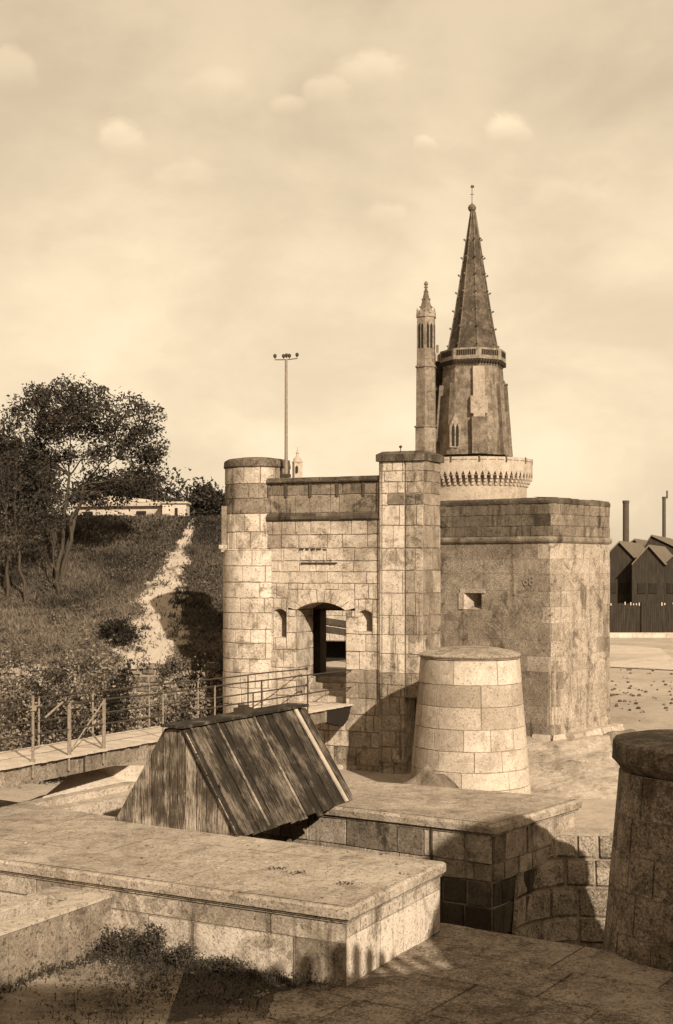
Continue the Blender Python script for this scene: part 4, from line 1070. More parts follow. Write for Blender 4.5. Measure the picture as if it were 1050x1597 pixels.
# stone trough (abuts the near platform)
tr = thing('stone_trough', PZ(120, 1400, -5.5), 'heavy stone trough butting against the near platform wall', 'trough')
Tt = lambda s, d, z: Vector((c1.x - r_.x * s + n_.x * d, c1.y - r_.y * s + n_.y * d, lv(z)))
mb = MB()
def tbox(s0, s1, d0, d1, z0, z1, t):
    P = [Tt(s1, d0, z0), Tt(s1, d1, z0), Tt(s0, d1, z0), Tt(s0, d0, z0)]
    mb.hexa(P + [Vector((p.x, p.y, lv(z1))) for p in P], t)
for k in range(4):
    tbox(3.93, 4.28, .03 + k * 1.1, .02 + (k + 1) * 1.1, -5.8, -4.93, .18 + rnd.gauss(0, .04))
    tbox(4.72, 4.98, .53 + k * 1.1, .52 + (k + 1) * 1.1, -5.8, -4.925, .68 + rnd.gauss(0, .04))
tbox(4.283, 4.98, .03, .52, -5.8, -4.928, .72)
tbox(4.29, 4.715, .53, 4.4, -5.8, -5.32, .3)
for k in range(4): tbox(3.915, 4.285, .035 + k * 1.1, .015 + (k + 1) * 1.1, -4.928, -4.885, .80 + rnd.gauss(0, .03))
for k in range(4): tbox(4.715, 4.99, .535 + k * 1.1, .515 + (k + 1) * 1.1, -4.922, -4.885, .80 + rnd.gauss(0, .03))
tbox(4.287, 4.99, .035, .53, -4.926, -4.884, .80)
mb.build('basin', 'stone_top', tr)
# soil heap in trough
mb = MB(); tbox(4.30, 4.71, .6, 4.4, -5.32, -5.26, .2); mb.build('silt', 'moss', tr)

# ------------------------------------------------------------------ vegetation helpers
def leaf(mb, c, size, tone, flat=.0, up=None):
    a = Vector((rnd.gauss(0, 1), rnd.gauss(0, 1), rnd.gauss(0, 1) * (1 - flat))).normalized(); b = a.orthogonal().normalized(); 
    b = (Matrix.Rotation(rnd.uniform(0, 6.28), 3, a) @ b); L = size * rnd.uniform(.6, 1.3); w_ = L * rnd.uniform(.35, .6)
    c = Vector(c); mb.poly([c - a * L * .5, c + b * w_ * .5, c + a * L * .5, c - b * w_ * .5], tone)
def branch(mb, a, b, r0, r1, n=5, wob=.09, mi=0):
    pts = [a.lerp(b, i / n) for i in range(n + 1)]; L = (b - a).length
    for i in range(1, n): pts[i] += Vector((rnd.gauss(0, 1), rnd.gauss(0, 1), rnd.gauss(0, .6))) * L * wob / n * 1.6
    for _ in range(1):                                  # round off the kinks
        q = [pts[0]]
        for a_, b2 in zip(pts[:-1], pts[1:]): q += [a_.lerp(b2, .25), a_.lerp(b2, .75)]
        q.append(pts[-1]); pts2 = q
    ns = 7 if r0 > .05 else 4; N_ = len(pts2); ref = (pts2[1] - pts2[0]).orthogonal().normalized(); prev = None
    for i in range(N_):
        d = (pts2[min(N_ - 1, i + 1)] - pts2[max(0, i - 1)]).normalized(); ref = (ref - d * ref.dot(d)).normalized(); e = d.cross(ref); r = r0 + (r1 - r0) * i / (N_ - 1)
        ring = [pts2[i] + (ref * math.cos(t) + e * math.sin(t)) * r for t in [2 * math.pi * k / ns for k in range(ns)]]
        if prev:
            for k in range(ns): mb.poly([prev[k], prev[(k + 1) % ns], ring[(k + 1) % ns], ring[k]], .5, mi)
        prev = ring
    return pts
def tree(name, base, fork, blobs, label, cat, group=None, nclust=60, nleaf=110, lsize=.15, r0=.16, leafm='leaf', trunkm='trunk', stems=1, spread=.5):
    """blobs: (px, py, rx, ry, Y) ellipses in which the crown grows"""
    t = thing(name, base, label, cat, group)
    tb_ = MB(); tips = []
    wts = [b[2] * b[3] for b in blobs]
    centers = []
    for i in range(nclust):
        b = rnd.choices(blobs, wts)[0]
        while True:
            u, v, w_ = rnd.uniform(-1, 1), rnd.uniform(-1, 1), rnd.uniform(-1, 1)
            if .12 < u * u + v * v + w_ * w_ < 1: break
        c = PT(b[0] + u * b[2], b[1] + v * b[3], b[4] + w_ * b[2] / F * b[4]); centers.append(c)
    forks = []
    for k in range(stems):
        f = Vector(fork) + Vector((rnd.uniform(-spread, spread), rnd.uniform(-.4, .4), rnd.uniform(-.4, .5))) * (1 if stems > 1 else 0)
        branch(tb_, Vector(base) + Vector((rnd.uniform(-.3, .3), rnd.uniform(-.2, .2), 0)) * (1 if stems > 1 else 0), f, r0, r0 * .6, 6); forks.append(f)
    mains = []
    for k in range(6 + 2 * stems):
        c = rnd.choice(centers); f = min(forks, key=lambda q: (q - c).length); m_ = f.lerp(c, .55); m_.z += .2
        pts = branch(tb_, f, m_, r0 * .5, r0 * .26, 5); mains += pts[2:]
    for c in centers:
        s = min(mains + forks, key=lambda q: (q - c).length + (2 if q.z > c.z + .3 else 0)); pts = branch(tb_, s, c, r0 * .2, r0 * .07, 4, .2)
    tb_.build('trunk', trunkm, t)
    cb = MB()
    for c in centers:
        R_ = rnd.uniform(.3, .62); tn = rnd.uniform(.1, .8)
        for k in range(nleaf):
            d = Vector((rnd.gauss(0, 1), rnd.gauss(0, 1), rnd.gauss(0, .62)))
            if d.length > 1.7: d *= 1.7 / d.length * rnd.uniform(.5, 1)
            d *= R_ * .6
            leaf(cb, c + d, lsize, tn + rnd.uniform(-.2, .2))
    cb.build('crown', leafm, t)
    return t
def bush(name, c, rx_, rz_, n, label, cat, group=None, lsize=.14, leafm='leaf_bush', hard=False):
    """dense shrub: leaf clumps around a woody tangle, its base on the ground"""
    t = thing(name, c, label, cat, group); c = Vector(c)
    mb = MB(); cl = []
    for k in range(14):
        a = rnd.uniform(0, 6.28); r = rnd.uniform(.2, .95); e = c + Vector((math.cos(a) * rx_ * r, math.sin(a) * rx_ * r * .8, rz_ * rnd.uniform(.3, 1.0) * (1.15 - .5 * r)))
        branch(mb, c + Vector((rnd.uniform(-.2, .2) * rx_, 0, 0)), e, .03, .01, 4, .2); cl.append(e)
    mb.build('stems', 'trunk_dark', t); mb = MB()
    for i in range(n):
        e = rnd.choice(cl); d = Vector((rnd.gauss(0, 1) * rx_, rnd.gauss(0, 1) * rx_ * .8, rnd.gauss(0, .8) * rz_)) * .24; q = e + d
        if q.z < c.z: q.z = c.z + rnd.uniform(0, .2)
        leaf(mb, q, lsize, .5 + .8 * mnoise.noise(q * 1.7) + rnd.uniform(-.2, .2))
    mb.build('foliage', leafm, t); return t

# ------------------------------------------------------------------ bank behind the moat (left)
zfoot = -3.5
def hill_z(x, y):
    k = min(1, max(0, (y - 45.0) / 11.5)); zz = zfoot + (1.92 - zfoot) * (k ** .9)
    ks = (1 - abs(2 * k - 1))
    zz += ks * (.22 * mnoise.noise(Vector((x * .35, y * .35, 3))) + .12 * mnoise.noise(Vector((x * 1.1, y * 1.1, 5)))) + .05 * mnoise.noise(Vector((x * 3, y * 3, 7)))
    zz += (.25 * mnoise.noise(Vector((x * .2, 1, 8)))) * k
    if y > 57: zz -= 0.01 * (y - 57)
    return lv(zz)
def path_w(x, y):
    """how far a point lies inside the worn track: 1 in the middle"""
    k = (y - 45) / 11.5
    pts = ((0, -6.3, 1.25), (.10, -6.35, 1.15), (.2, -6.4, 1.0), (.33, -6.4, .8), (.5, -6.35, .55), (.62, -6.25, .42), (.78, -6.15, .3), (.9, -6.05, .17), (1.0, -6.0, .06))
    if k < -.1 or k > 1.02: return 0
    for (a, xa, wa), (b, xb, wb) in zip(pts[:-1], pts[1:]):
        if a <= k <= b: q = (k - a) / (b - a); cx_ = xa + (xb - xa) * q; w_ = wa + (wb - wa) * q; break
    else: cx_, w_ = pts[0][1], pts[0][2]
    n_4 = .55 * mnoise.noise(Vector((x * 1.6, y * 1.6, 9))) + .4 * mnoise.noise(Vector((x * 4, y * 4, 2)))
    return max(0, min(1, 1.35 - abs(x - cx_) / max(w_, .05) + n_4 * 1.3))
mb = MB(); pm = MB()
nx, ny = 300, 110; X0, X1, Y0, Y1 = -34., -2.6, 44.9, 78.
ys = [Y0 + (57.5 - Y0) * j / 130 for j in range(131)] + [57.5 + (Y1 - 57.5) * j / 20 for j in range(1, 21)]
for i in range(nx):
    for j in range(len(ys) - 1):
        a, b, c, d = X0 + (X1 - X0) * i / nx, X0 + (X1 - X0) * (i + 1) / nx, ys[j], ys[j + 1]
        w_ = path_w((a + b) / 2, (c + d) / 2)
        q = [(a, c, hill_z(a, c)), (b, c, hill_z(b, c)), (b, d, hill_z(b, d)), (a, d, hill_z(a, d))]
        mb.poly(q, (.35 + .5 * w_ + .3 * mnoise.noise(Vector((a * 2.2, c * 2.2, 1)))) if w_ > .3 else .5 + .5 * mnoise.noise(Vector((a * .4, c * .4, 1))) + (.25 if c < 48 else 0), 1 if w_ > .3 else 0)
o = mb.build('hill', ['hill', 'path'], smooth=True, weld=True); o['kind'] = 'structure'
# grass on the bank
gm = MB()
for i in range(95000):
    x = rnd.uniform(-15.5, -2.8); y = 45 + 12.3 * rnd.random()
    pw_ = path_w(x, y)
    if pw_ > .15 and rnd.random() < min(.965, .35 + pw_ * .7): continue
    if abs((x / y)) > .30: continue
    zz = hill_z(x, y); h = rnd.uniform(.05, .19) * (1 + .9 * mnoise.noise(Vector((x * .6, y * .6, 11)))); a = rnd.uniform(0, 6.28)
    dx, dy = math.cos(a) * .03, math.sin(a) * .03; lx, ly = rnd.gauss(0, .10), rnd.gauss(0, .08)
    tn = .38 + .75 * mnoise.noise(Vector((x * .45, y * .45, 12))) + rnd.uniform(-.25, .25) + (.45 if y < 48.5 else 0) + (-.15 if x > -6 and y > 47 else 0)
    gm.poly([(x - dx, y - dy, zz - .02), (x + dx, y + dy, zz - .02), (x + lx, y + ly, zz + h)], tn)
o = gm.build('bank_grass', 'grass'); tag(o, 'dry grass covering the bank behind the footbridge', 'grass', None, 'stuff')
sm = MB()
for k in range(150):
    x = rnd.uniform(-14.5, -3.2); y = rnd.uniform(45.3, 55.8)
    if path_w(x, y) > .1 and rnd.random() < .85: continue
    z = hill_z(x, y); r = rnd.uniform(.12, .45); dk = rnd.random()
    for _ in range(int(60 + 260 * r)): leaf(sm, (x + rnd.gauss(0, .5) * r, y + rnd.gauss(0, .5) * r, z + abs(rnd.gauss(0, .38)) * r), .09, dk * .5 + rnd.uniform(-.1, .3))
for k in range(110):
    x = rnd.uniform(-14.5, -3.0); z = lv(-3.45) + rnd.gauss(0, .22); r = rnd.uniform(.15, .4); dk = rnd.random()
    for _ in range(int(50 + 200 * r)): leaf(sm, (x + rnd.gauss(0, .5) * r, 44.72 - abs(rnd.gauss(0, .1)), z + rnd.gauss(0, .4) * r), .09, dk * .8 + rnd.uniform(-.1, .3))
tag(sm.build('bank_undergrowth', 'grass'), 'patchy scrub over the bank and its retaining wall', 'undergrowth', None, 'stuff')
# rubble retaining wall with blind arches at the bank's foot
rw = thing('retaining_wall', (-8, 44.7, lv(-6.1)), 'overgrown rubble wall with low arches along the foot of the bank', 'wall')
mb = MB()
fr = planar((-34, 44.85, 0), (1, 0, 0), (0, -1, 0))
masonry(mb, fr, 0, 31.2, lv(-6.2), lv(-3.42), .28, .42, tone=lambda u, v: .55 + .3 * mnoise.noise(Vector((u * .5, v * .5, 0))), gap=.05, proud=.06, rough=.03, bev=.04, jit=.2, odd=.2)
mb.build('masonry', ['stone_rough', 'mortar_light'], rw)
mb = MB()
for k in range(95):
    xx = -33.8 + k * .33; mb.box((xx, 44.92 + rnd.uniform(-.04, .04), lv(-3.42) + rnd.uniform(-.05, .05)), rnd.uniform(.2, .36), .4, rnd.uniform(.10, .2), rnd.uniform(-.1, .1), rnd.uniform(.3, 1))
mb.build('cap_stones', 'stone_rough', rw)
for (pxa, pxb) in ((-40, 62), (262, 350)):
    mb = MB(); a = PT(pxa, 1046, 44.7); b = PT(pxb, 1046, 44.7); n = 14
    for i in range(n):
        t0_, t1_ = math.pi * i / n + .02, math.pi * (i + 1) / n - .02; cx_ = (a.x + b.x) / 2; rr = (b.x - a.x) / 2
        P = [(cx_ - math.cos(q) * (rr + k), lv(-4.05) + math.sin(q) * (rr * .42 + k)) for q, k in ((t0_, 0), (t1_, 0), (t1_, .16), (t0_, .16))]
        mb.hexa([Vector((p[0], 44.80, p[1])) for p in P] + [Vector((p[0], 44.58, p[1])) for p in P], .8 + rnd.gauss(0, .1))
    ao = mb.build('arch_ring', 'stone_rough', rw)
    mb = MB(); mb.poly([Vector((cx_ - math.cos(math.pi * i / 16) * rr, 44.70, lv(-4.05) + math.sin(math.pi * i / 16) * rr * .42)) for i in range(17)], .4); o2 = mb.build('recess', 'stone_dark', rw); o2.parent = ao

# shrubs between bank and bridge
bl2 = [(20, 1130, 43.0, 1.3, 2.1), (78, 1120, 43.2, 1.2, 2.2), (130, 1110, 43.3, 1.0, 2.4), (175, 1112, 43.0, .9, 2.3), (225, 1105, 43.0, 1.0, 1.5), (285, 1085, 43.2, .9, 1.7), (330, 1080, 43.4, .7, 2.0), (20, 1170, 37.5, 1.2, 1.0), (90, 1165, 38.0, 1.0, .9)]
look = ['rounded pale-leaved shrub at the far left behind the railing', 'broad dark shrub behind the first railing post', 'tall bushy shrub behind the braced railing panel', 'upright shrub with long shoots behind the footbridge', 'low loose shrub below the worn track', 'small shrub in front of the right-hand wall arch', 'leafy shrub close beside the turret foot', 'low undergrowth bush beneath the railing at the left edge', 'low dark bush under the railing next to the left-edge one']
for k, (px, py, Y, rr, hh) in enumerate(bl2):
    p = PT(px, py, Y); p.z = lv(-6.1)
    bush('shrub', p, rr, hh + .3, 2600, look[k], 'shrub', 'shrubs between the bank and the footbridge', leafm='leaf_bush' if k not in (1, 8) else 'leaf_dark', lsize=.13)
bush('bramble_bush', Vector((PT(185, 1020, 46.0).x, 46.2, hill_z(-7.4, 46.2))), .75, .8, 1500, 'dark bramble bush growing at the foot of the worn track', 'bush', leafm='leaf_dark', lsize=.12)
# tall weeds with leaf spikes
for px, hh, wl in ((182, 1.6, 'middle one of three tall leafy weeds behind the railing'), (196, 1.9, 'tallest upright weed with feathery leaf spike behind the railing'), (176, 1.3, 'shortest of three upright leafy weeds behind the railing')):
    p = PT(px, 1090, 42.2); p.z = lv(-4.9); t = thing('tall_weed', p, wl, 'weed', 'tall weeds behind the railing')
    mb = MB(); tp = p + Vector((rnd.uniform(-.1, .25), 0, hh)); b2 = p - Vector((0, 0, 1.2)); mb.tube(b2, tp, .015, .006, n=5); mb.build('stem', 'trunk_dark', t); mb = MB()
    for k in range(170):
        q = p.lerp(tp, rnd.random()); leaf(mb, q + Vector((rnd.gauss(0, .07), rnd.gauss(0, .05), 0)), .15, rnd.uniform(0, .4))
    mb.build('leaves', 'leaf_dark', t)

# trees on the bank
def hz(px, Y): x = (px - CX) / F * Y; return Vector((x, Y, hill_z(x, Y)))
tree('tree', hz(100, 50.5), PT(118, 762, 51), [(70, 640, 68, 42, 51), (130, 640, 80, 40, 51), (185, 650, 62, 40, 51), (30, 685, 50, 50, 51), (120, 670, 90, 22, 51), (215, 690, 36, 45, 51), (100, 615, 60, 24, 51), (195, 742, 62, 24, 51), (150, 775, 50, 18, 51.5), (215, 776, 45, 12, 52), (160, 770, 30, 20, 52), (240, 720, 20, 30, 51), (175, 700, 55, 18, 51), (100, 715, 70, 16, 51)],
     'tall spreading tree with forked trunk on top of the bank', 'tree', 'trees on the bank', nclust=235, nleaf=92, lsize=.14, r0=.085, stems=3, spread=.55)
tree('tree', hz(40, 49.0), PT(24, 840, 49.2), [(10, 800, 40, 60, 49.2), (45, 760, 45, 45, 49.6)], 'thin leaning tree with a pale trunk at the left edge of the bank', 'tree', 'trees on the bank', nclust=34, nleaf=55, lsize=.13, r0=.065)
tree('tree', hz(12, 49.4), PT(10, 800, 49.6), [(0, 720, 40, 60, 49.8)], 'straight pale-trunked tree beside the leaning one at the far left', 'tree', 'trees on the bank', nclust=30, nleaf=55, lsize=.13, r0=.07)
tree('tree', hz(92, 49.6), PT(84, 860, 49.8), [(70, 820, 40, 40, 50), (100, 790, 40, 30, 50)], 'slender young tree low on the bank in front of the big trunk', 'tree', 'trees on the bank', nclust=22, nleaf=40, lsize=.12, r0=.045)
for px, Y, rx_, rz_, lb in ((225, 66, 2.4, 1.7, 'dense dark tree mass behind the low white house'), (165, 66.5, 2.2, 1.8, 'dark bushy tree behind the left end of the white house'), (322, 64, 1.2, .75, 'dark rounded tree just left of the gate turret'), (60, 60, 1.5, 2.0, 'dark thicket beneath the spreading tree'), (0, 60, 1.7, 2.3, 'dark thicket at the far left behind the thin trunks')):
    b = hz(px, Y); bush('bushy_tree', b, rx_ * (.9 if px != 330 else .8), rz_ + .8, 5200, lb, 'tree', 'dark trees along the top of the bank', leafm='leaf_dark', lsize=.22)
# scrub along the crest
sc_ = MB()
for i in range(5000):
    x = rnd.uniform(-15.5, -4.6); y = rnd.uniform(55.2, 57.2); q = Vector((x, y, hill_z(x, y) + abs(rnd.gauss(0, .09)) * (1 + .8 * mnoise.noise(Vector((x, y, 0)))))); leaf(sc_, q, .12, rnd.uniform(0, .4))
tag(sc_.build('crest_undergrowth', 'leaf_dark'), 'dark undergrowth along the crest of the bank', 'undergrowth', None, 'stuff')

# low house on the crest
hs = thing('cottage', hz(200, 61.5), 'low pale cottage with white roof half hidden by trees on the bank', 'house')
a = PT(122, 806, 61.5); b = PT(252, 806, 60.5); zr0 = zat(788, 61); zr1 = zat(770, 61)
dirh = (Vector((b.x, b.y, 0)) - Vector((a.x, a.y, 0))).normalized(); nh = Vector((-dirh.y, dirh.x, 0)); Lh = (Vector((b.x, b.y)) - Vector((a.x, a.y))).length
def HP(s, d, z): q = Vector((a.x, a.y, 0)) + dirh * s + nh * d; return Vector((q.x, q.y, z))
mb = MB(); mb.hexa([HP(0, 0, lv(1.6)), HP(Lh, 0, lv(1.6)), HP(Lh, 3.4, lv(1.6)), HP(0, 3.4, lv(1.6))] + [HP(0, 0, zr0), HP(Lh, 0, zr0), HP(Lh, 3.4, zr0), HP(0, 3.4, zr0)], .5)
mb.poly([HP(0, 0, zr0), HP(0, 3.4, zr0), HP(0, 1.7, zr1)]); mb.poly([HP(Lh, 0, zr0), HP(Lh, 1.7, zr1 - .5), HP(Lh, 3.4, zr0)]); mb.build('wall', 'wall_pale', hs)
mb = MB()
for s_, e_2 in ((0, 1), (1, 0)):
    d0, d1 = (-.2, 1.7) if s_ == 0 else (3.6, 1.7)
    P = [HP(-.2, d0, zr0 - .05), HP(Lh + .2, d0, zr0 - .05), HP(Lh + .2, d1, zr1 - .45), HP(-.2 + .6, d1, zr1)]
    mb.hexa(P + [p + Vector((0, 0, .08)) for p in P])
mb.build('roof', 'roof_pale', hs)
for k in range(2):
    mb = MB(); mb.box(HP(.5 + k * 2.6, -.03, lv(2.15)), .45, .06, .5, math.atan2(dirh.y, dirh.x), .2); mb.build('window', 'dark', hs)
for (pa_, pb_, lb, cat) in ((254, 291, 'small white outbuilding at the right end of the cottage', 'outbuilding'),):
    t = thing('outbuilding', hz(272, 60), lb, cat); p = PT(pa_, 806, 60); q = PT(pb_, 806, 60); mb = MB()
    mb.box(((p.x + q.x) / 2, 60.5, (lv(1.7) + zat(785, 60)) / 2), q.x - p.x, 1.4, zat(785, 60) - lv(1.7), 0); mb.build('wall', 'wall_pale', t)
    mb = MB(); mb.box(((p.x + q.x) / 2, 60.5, zat(784, 60)), q.x - p.x + .15, 1.6, .08, 0); mb.build('roof', 'roof_pale', t)
    mb = MB(); mb.box(((p.x + q.x) / 2 + .1, 59.78, lv(2.2)), .12, .05, .6, 0); mb.build('door', 'dark', t)

# ------------------------------------------------------------------ great lantern tower far behind
K = 200.0; k_ = K / F; tX = (738 - CX) * k_
def tz(py, Y=K): return zat(py, Y)
lan = thing('lantern_tower', (tX, K, lv(-6)), 'tall medieval tower with octagonal spire and corbelled round base beyond the bastion', 'tower')
mb = MB(); cx = (tX, K, 0)
rD = 7.9; rP = 8.75
mb.lathe(cx, [(rD, lv(-6.2)), (rD, tz(757, 192))], 96, tone=.8)
zc0_, zc1_, zc2_ = tz(757, 192), tz(741, 192), tz(712, 192)
mb.lathe(cx, [(rP, zc1_), (rP, zc2_), (rP - .5, zc2_ + .0), (rP - .5, zc2_ - .6), (1, zc2_ - .6)], 96, tonef=lambda i, j: .92 + .08 * math.sin(i * 1.3))
mb.lathe(cx, [(rD, zc0_), (rD, zc1_), (rP, zc1_)], 96, tone=.5)
drum = mb.build('drum', 'tower_light', lan)
mb = MB(); nC = 60
for i in range(nC):
    a = 2 * math.pi * i / nC; d = Vector((math.cos(a), math.sin(a), 0)); e = Vector((-d.y, d.x, 0)) * .17
    for (rr, zlo) in ((rP - .02, zc1_ - .45), (rP - .32, zc1_ - .9), (rP - .58, zc1_ - 1.35)):
        P = [Vector(cx) + d * (rD - .1) - e, Vector(cx) + d * rr - e, Vector(cx) + d * rr + e, Vector(cx) + d * (rD - .1) + e]
        mb.hexa([Vector((p.x, p.y, zlo)) for p in P] + [Vector((p.x, p.y, zlo + .44)) for p in P], .9)
o = mb.build('corbel_table', 'tower_light', lan); o.parent = drum
mb = MB()
for i in range(nC):
    a = 2 * math.pi * (i + .5) / nC; d = Vector((math.cos(a), math.sin(a), 0)); e = Vector((-d.y, d.x, 0)) * .24
    p = Vector(cx) + d * (rP + .01); mb.poly([Vector((p.x - e.x, p.y - e.y, zc1_ + .05)), Vector((p.x + e.x, p.y + e.y, zc1_ + .05)), Vector((p.x, p.y, zc1_ + .65))])
o = mb.build('machicolation_dark_openings', 'dark', lan); o.parent = drum  # dark triangles laid on for the shade of the arch openings
mb = MB()
for i in range(0, 40):
    a = 2 * math.pi * i / 40; d = Vector((math.cos(a), math.sin(a), 0))
    if i % 3 == 0: mb.box(Vector(cx) + d * (rP + .0) + Vector((0, 0, zc2_ - .35)), .1, .28, .9, a)
    a2 = a + .06; d2 = Vector((math.cos(a2), math.sin(a2), 0)); mb.box(Vector(cx) + d2 * (rP - .02) + Vector((0, 0, zc2_ - .42)), .12, 1.0, .06, a2)
o = mb.build('parapet_slots', 'spire', lan); o.parent = drum
# octagonal body, vertex towards the camera
def octa(r, z): return [Vector((tX + math.cos(math.pi * i / 4 - math.pi / 2 + R(4)) * r, K + math.sin(math.pi * i / 4 - math.pi / 2 + R(4)) * r, z)) for i in range(8)]
def rings(mb, lst, tone):
    for (r0, z0), (r1, z1) in zip(lst[:-1], lst[1:]):
        A_, B2 = octa(r0, z0), octa(r1, z1)
        for i in range(8): k = (i + 1) % 8; mb.poly([A_[i], A_[k], B2[k], B2[i]], tone + rnd.uniform(-.06, .06))
zb0, zb1 = tz(712), tz(578)
mb = MB(); hs_ = [(5.45 - .95 * i / 12, zb0 + (zb1 - zb0) * i / 12) for i in range(13)]; rings(mb, hs_, .62); body = mb.build('body', 'tower', lan)
mb = MB()
gz0, gz1 = tz(566), tz(549)
rings(mb, [(4.4, zb1), (4.85, gz0), (4.95, gz0), (4.95, gz1), (4.7, gz1), (4.7, gz0 + .1), (1, gz0 + .1)], .75)
gal = mb.build('gallery', 'tower', lan)
mb = MB(); O8 = octa(5.0, 0)
for i in range(8):
    a, b = O8[i], O8[(i + 1) % 8]; nn = ((a + b) / 2 - Vector((tX, K, 0))).normalized()
    for j in range(9):
        p = a.lerp(b, .16 + .68 * j / 8) + Vector((0, 0, 0)); e = (b - a).normalized() * .13
        mb.poly([Vector((q.x, q.y, z)) + nn * -.015 for q, z in ((p - e, gz0 + .55), (p + e, gz0 + .55), (p + e, gz0 + 1.35), (p - e, gz0 + 1.35))])
    for j in range(8):
        p = a.lerp(b, (j + .5) / 8); mb.box((p.x - nn.x * .25, p.y - nn.y * .25, gz0 - .35), .5, .28, .6, math.atan2(nn.y, nn.x), .2)
o = mb.build('tracery_shadows', 'dark', lan); o.name = 'balustrade_dark_openings'; o.parent = gal  # flat dark patches for the shade of the pierced openings, dark corbels below
mb = MB()
zs0, zs1 = tz(549), tz(330)
sp = []
for i in range(22):
    t = i / 21; sp.append((3.55 * (1 - t) + .30 * t + .10 * math.sin(math.pi * t) * 0 + (.25 * (1 - t) ** 6), zs0 + (zs1 - zs0) * t))
rings(mb, sp, .5); spire = mb.build('spire', 'spire', lan)
mb = MB(); mb.lathe((tX - .15, K, 0), [(.3, zs1), (.55, zs1 + .25), (.62, zs1 + .6), (.45, zs1 + .95), (.12, zs1 + 1.15), (.06, zs1 + 1.4), (.05, tz(288)), (0, tz(288))], 16, tone=.7)
zz = tz(294); mb.box((tX - .1, K, zz + .3), .5, .08, .35, 0, .3); mb.box((tX - .15, K, tz(303)), .55, .08, .08, 0)
o = mb.build('finial', 'spire', lan); o.parent = spire
mb = MB()
for i in range(8):
    for lvz in (.03, .155, .28, .41, .535, .66, .79):
        r = 3.62 * (1 - lvz) + .3 * lvz; z = zs0 + (zs1 - zs0) * lvz; p = octa(r, z)[i]; d = Vector((p.x - tX, p.y - K, 0)).normalized()
        mb.tube(p, p + d * .28 + Vector((0, 0, .14)), .12, .09, n=5, tone=.7); mb.lathe(p + d * .32 + Vector((0, 0, .2)), [(0, -.17), (.15, -.06), (.15, .07), (0, .17)], 7, tone=.7)
o = mb.build('crockets', 'spire', lan); o.parent = spire
mb = MB()
for i in range(8):
    ps = [octa(r + .03, z)[i] for r, z in sp]
    for a, b in zip(ps[:-1], ps[1:]): mb.tube(a, b, .10, .10, n=5, tone=.75, cap=False)
o = mb.build('edge_ribs', 'spire', lan); o.parent = spire
# vertex buttresses on body
V = [octa(5.55, zb0), octa(4.55, zb1)]
def vbut(i, f0, f1, w0, dep, tone, name, m='tower_light'):
    mb = MB(); a = V[0][i].lerp(V[1][i], f0); b = V[0][i].lerp(V[1][i], f1); d = Vector((a.x - tX, a.y - K, 0)).normalized(); e = Vector((-d.y, d.x, 0)) * w0
    P = [a - e - d * .8, a + e - d * .8, a + e + d * dep, a - e + d * dep]; Q = [b - e - d * .8, b + e - d * .8, b + e + d * dep, b - e + d * dep]
    mb.hexa(P + Q, tone); o = mb.build(name, m, lan); o.parent = body
vbut(0, .42, 1.0, .85, .25, 1.05, 'buttress', 'tower'); vbut(0, .0, .42, 1.15, .45, .45, 'buttress', 'tower')
for i in (1, 7, 2, 6): vbut(i, 0, .82, .5, .35, .55, 'buttress', 'tower')
vbut(0, .46, .66, 1.25, .27, .95, 'buttress', 'tower')
# gothic windows
def gothic(px, py0, py1, wpx, face_off):
    t = px; X = (px - CX) * k_; Y = K - face_off; z0_, z1_ = tz(py1), tz(py0); hw_ = wpx * k_ / 2
    mb = MB(); 
    fr = [(-hw_ * 1.35, z0_ - .2), (hw_ * 1.35, z0_ - .2), (hw_ * 1.35, z1_ - .6), (0, z1_ + 1.2), (-hw_ * 1.35, z1_ - .6)]
    F1 = [Vector((X + a, Y - .25 + a * .45, b)) for a, b in fr]; B1 = [p + Vector((0, .6, 0)) for p in F1]
    mb.poly(F1, .75)
    for i in range(5): k = (i + 1) % 5; mb.poly([F1[i], B1[i], B1[k], F1[k]], .7)
    w_o = mb.build('window', 'tower', lan); w_o.parent = body
    mb = MB()
    for s in (-1, 1):
        c = s * hw_ * .5; q = [(c - hw_ * .34, z0_), (c + hw_ * .34, z0_), (c + hw_ * .34, z1_ - .9), (c, z1_ - .3), (c - hw_ * .34, z1_ - .9)]
        mb.poly([Vector((X + a, Y - .29 + a * .45, b)) for a, b in q])
    o = mb.build('lancet', 'dark', lan); o.parent = body; o.name = 'window_lancets'
gothic(706, 662, 700, 13, 4.4)
gothic(780, 655, 700, 6, 3.2)
# small gabled turret at right edge
mb = MB(); X = (786 - CX) * k_; mb.box((X, K - .5, (tz(640) + tz(603)) / 2), .75, .9, tz(603) - tz(640), 0, .3); mb.box((X, K - .5, tz(601)), 1.0, 1.0, .25, 0, .3); mb.tube((X, K - .5, tz(601)), (X, K - .5, tz(594)), .3, .05, n=6)
o = mb.build('pinnacle', 'tower', lan); o.parent = body
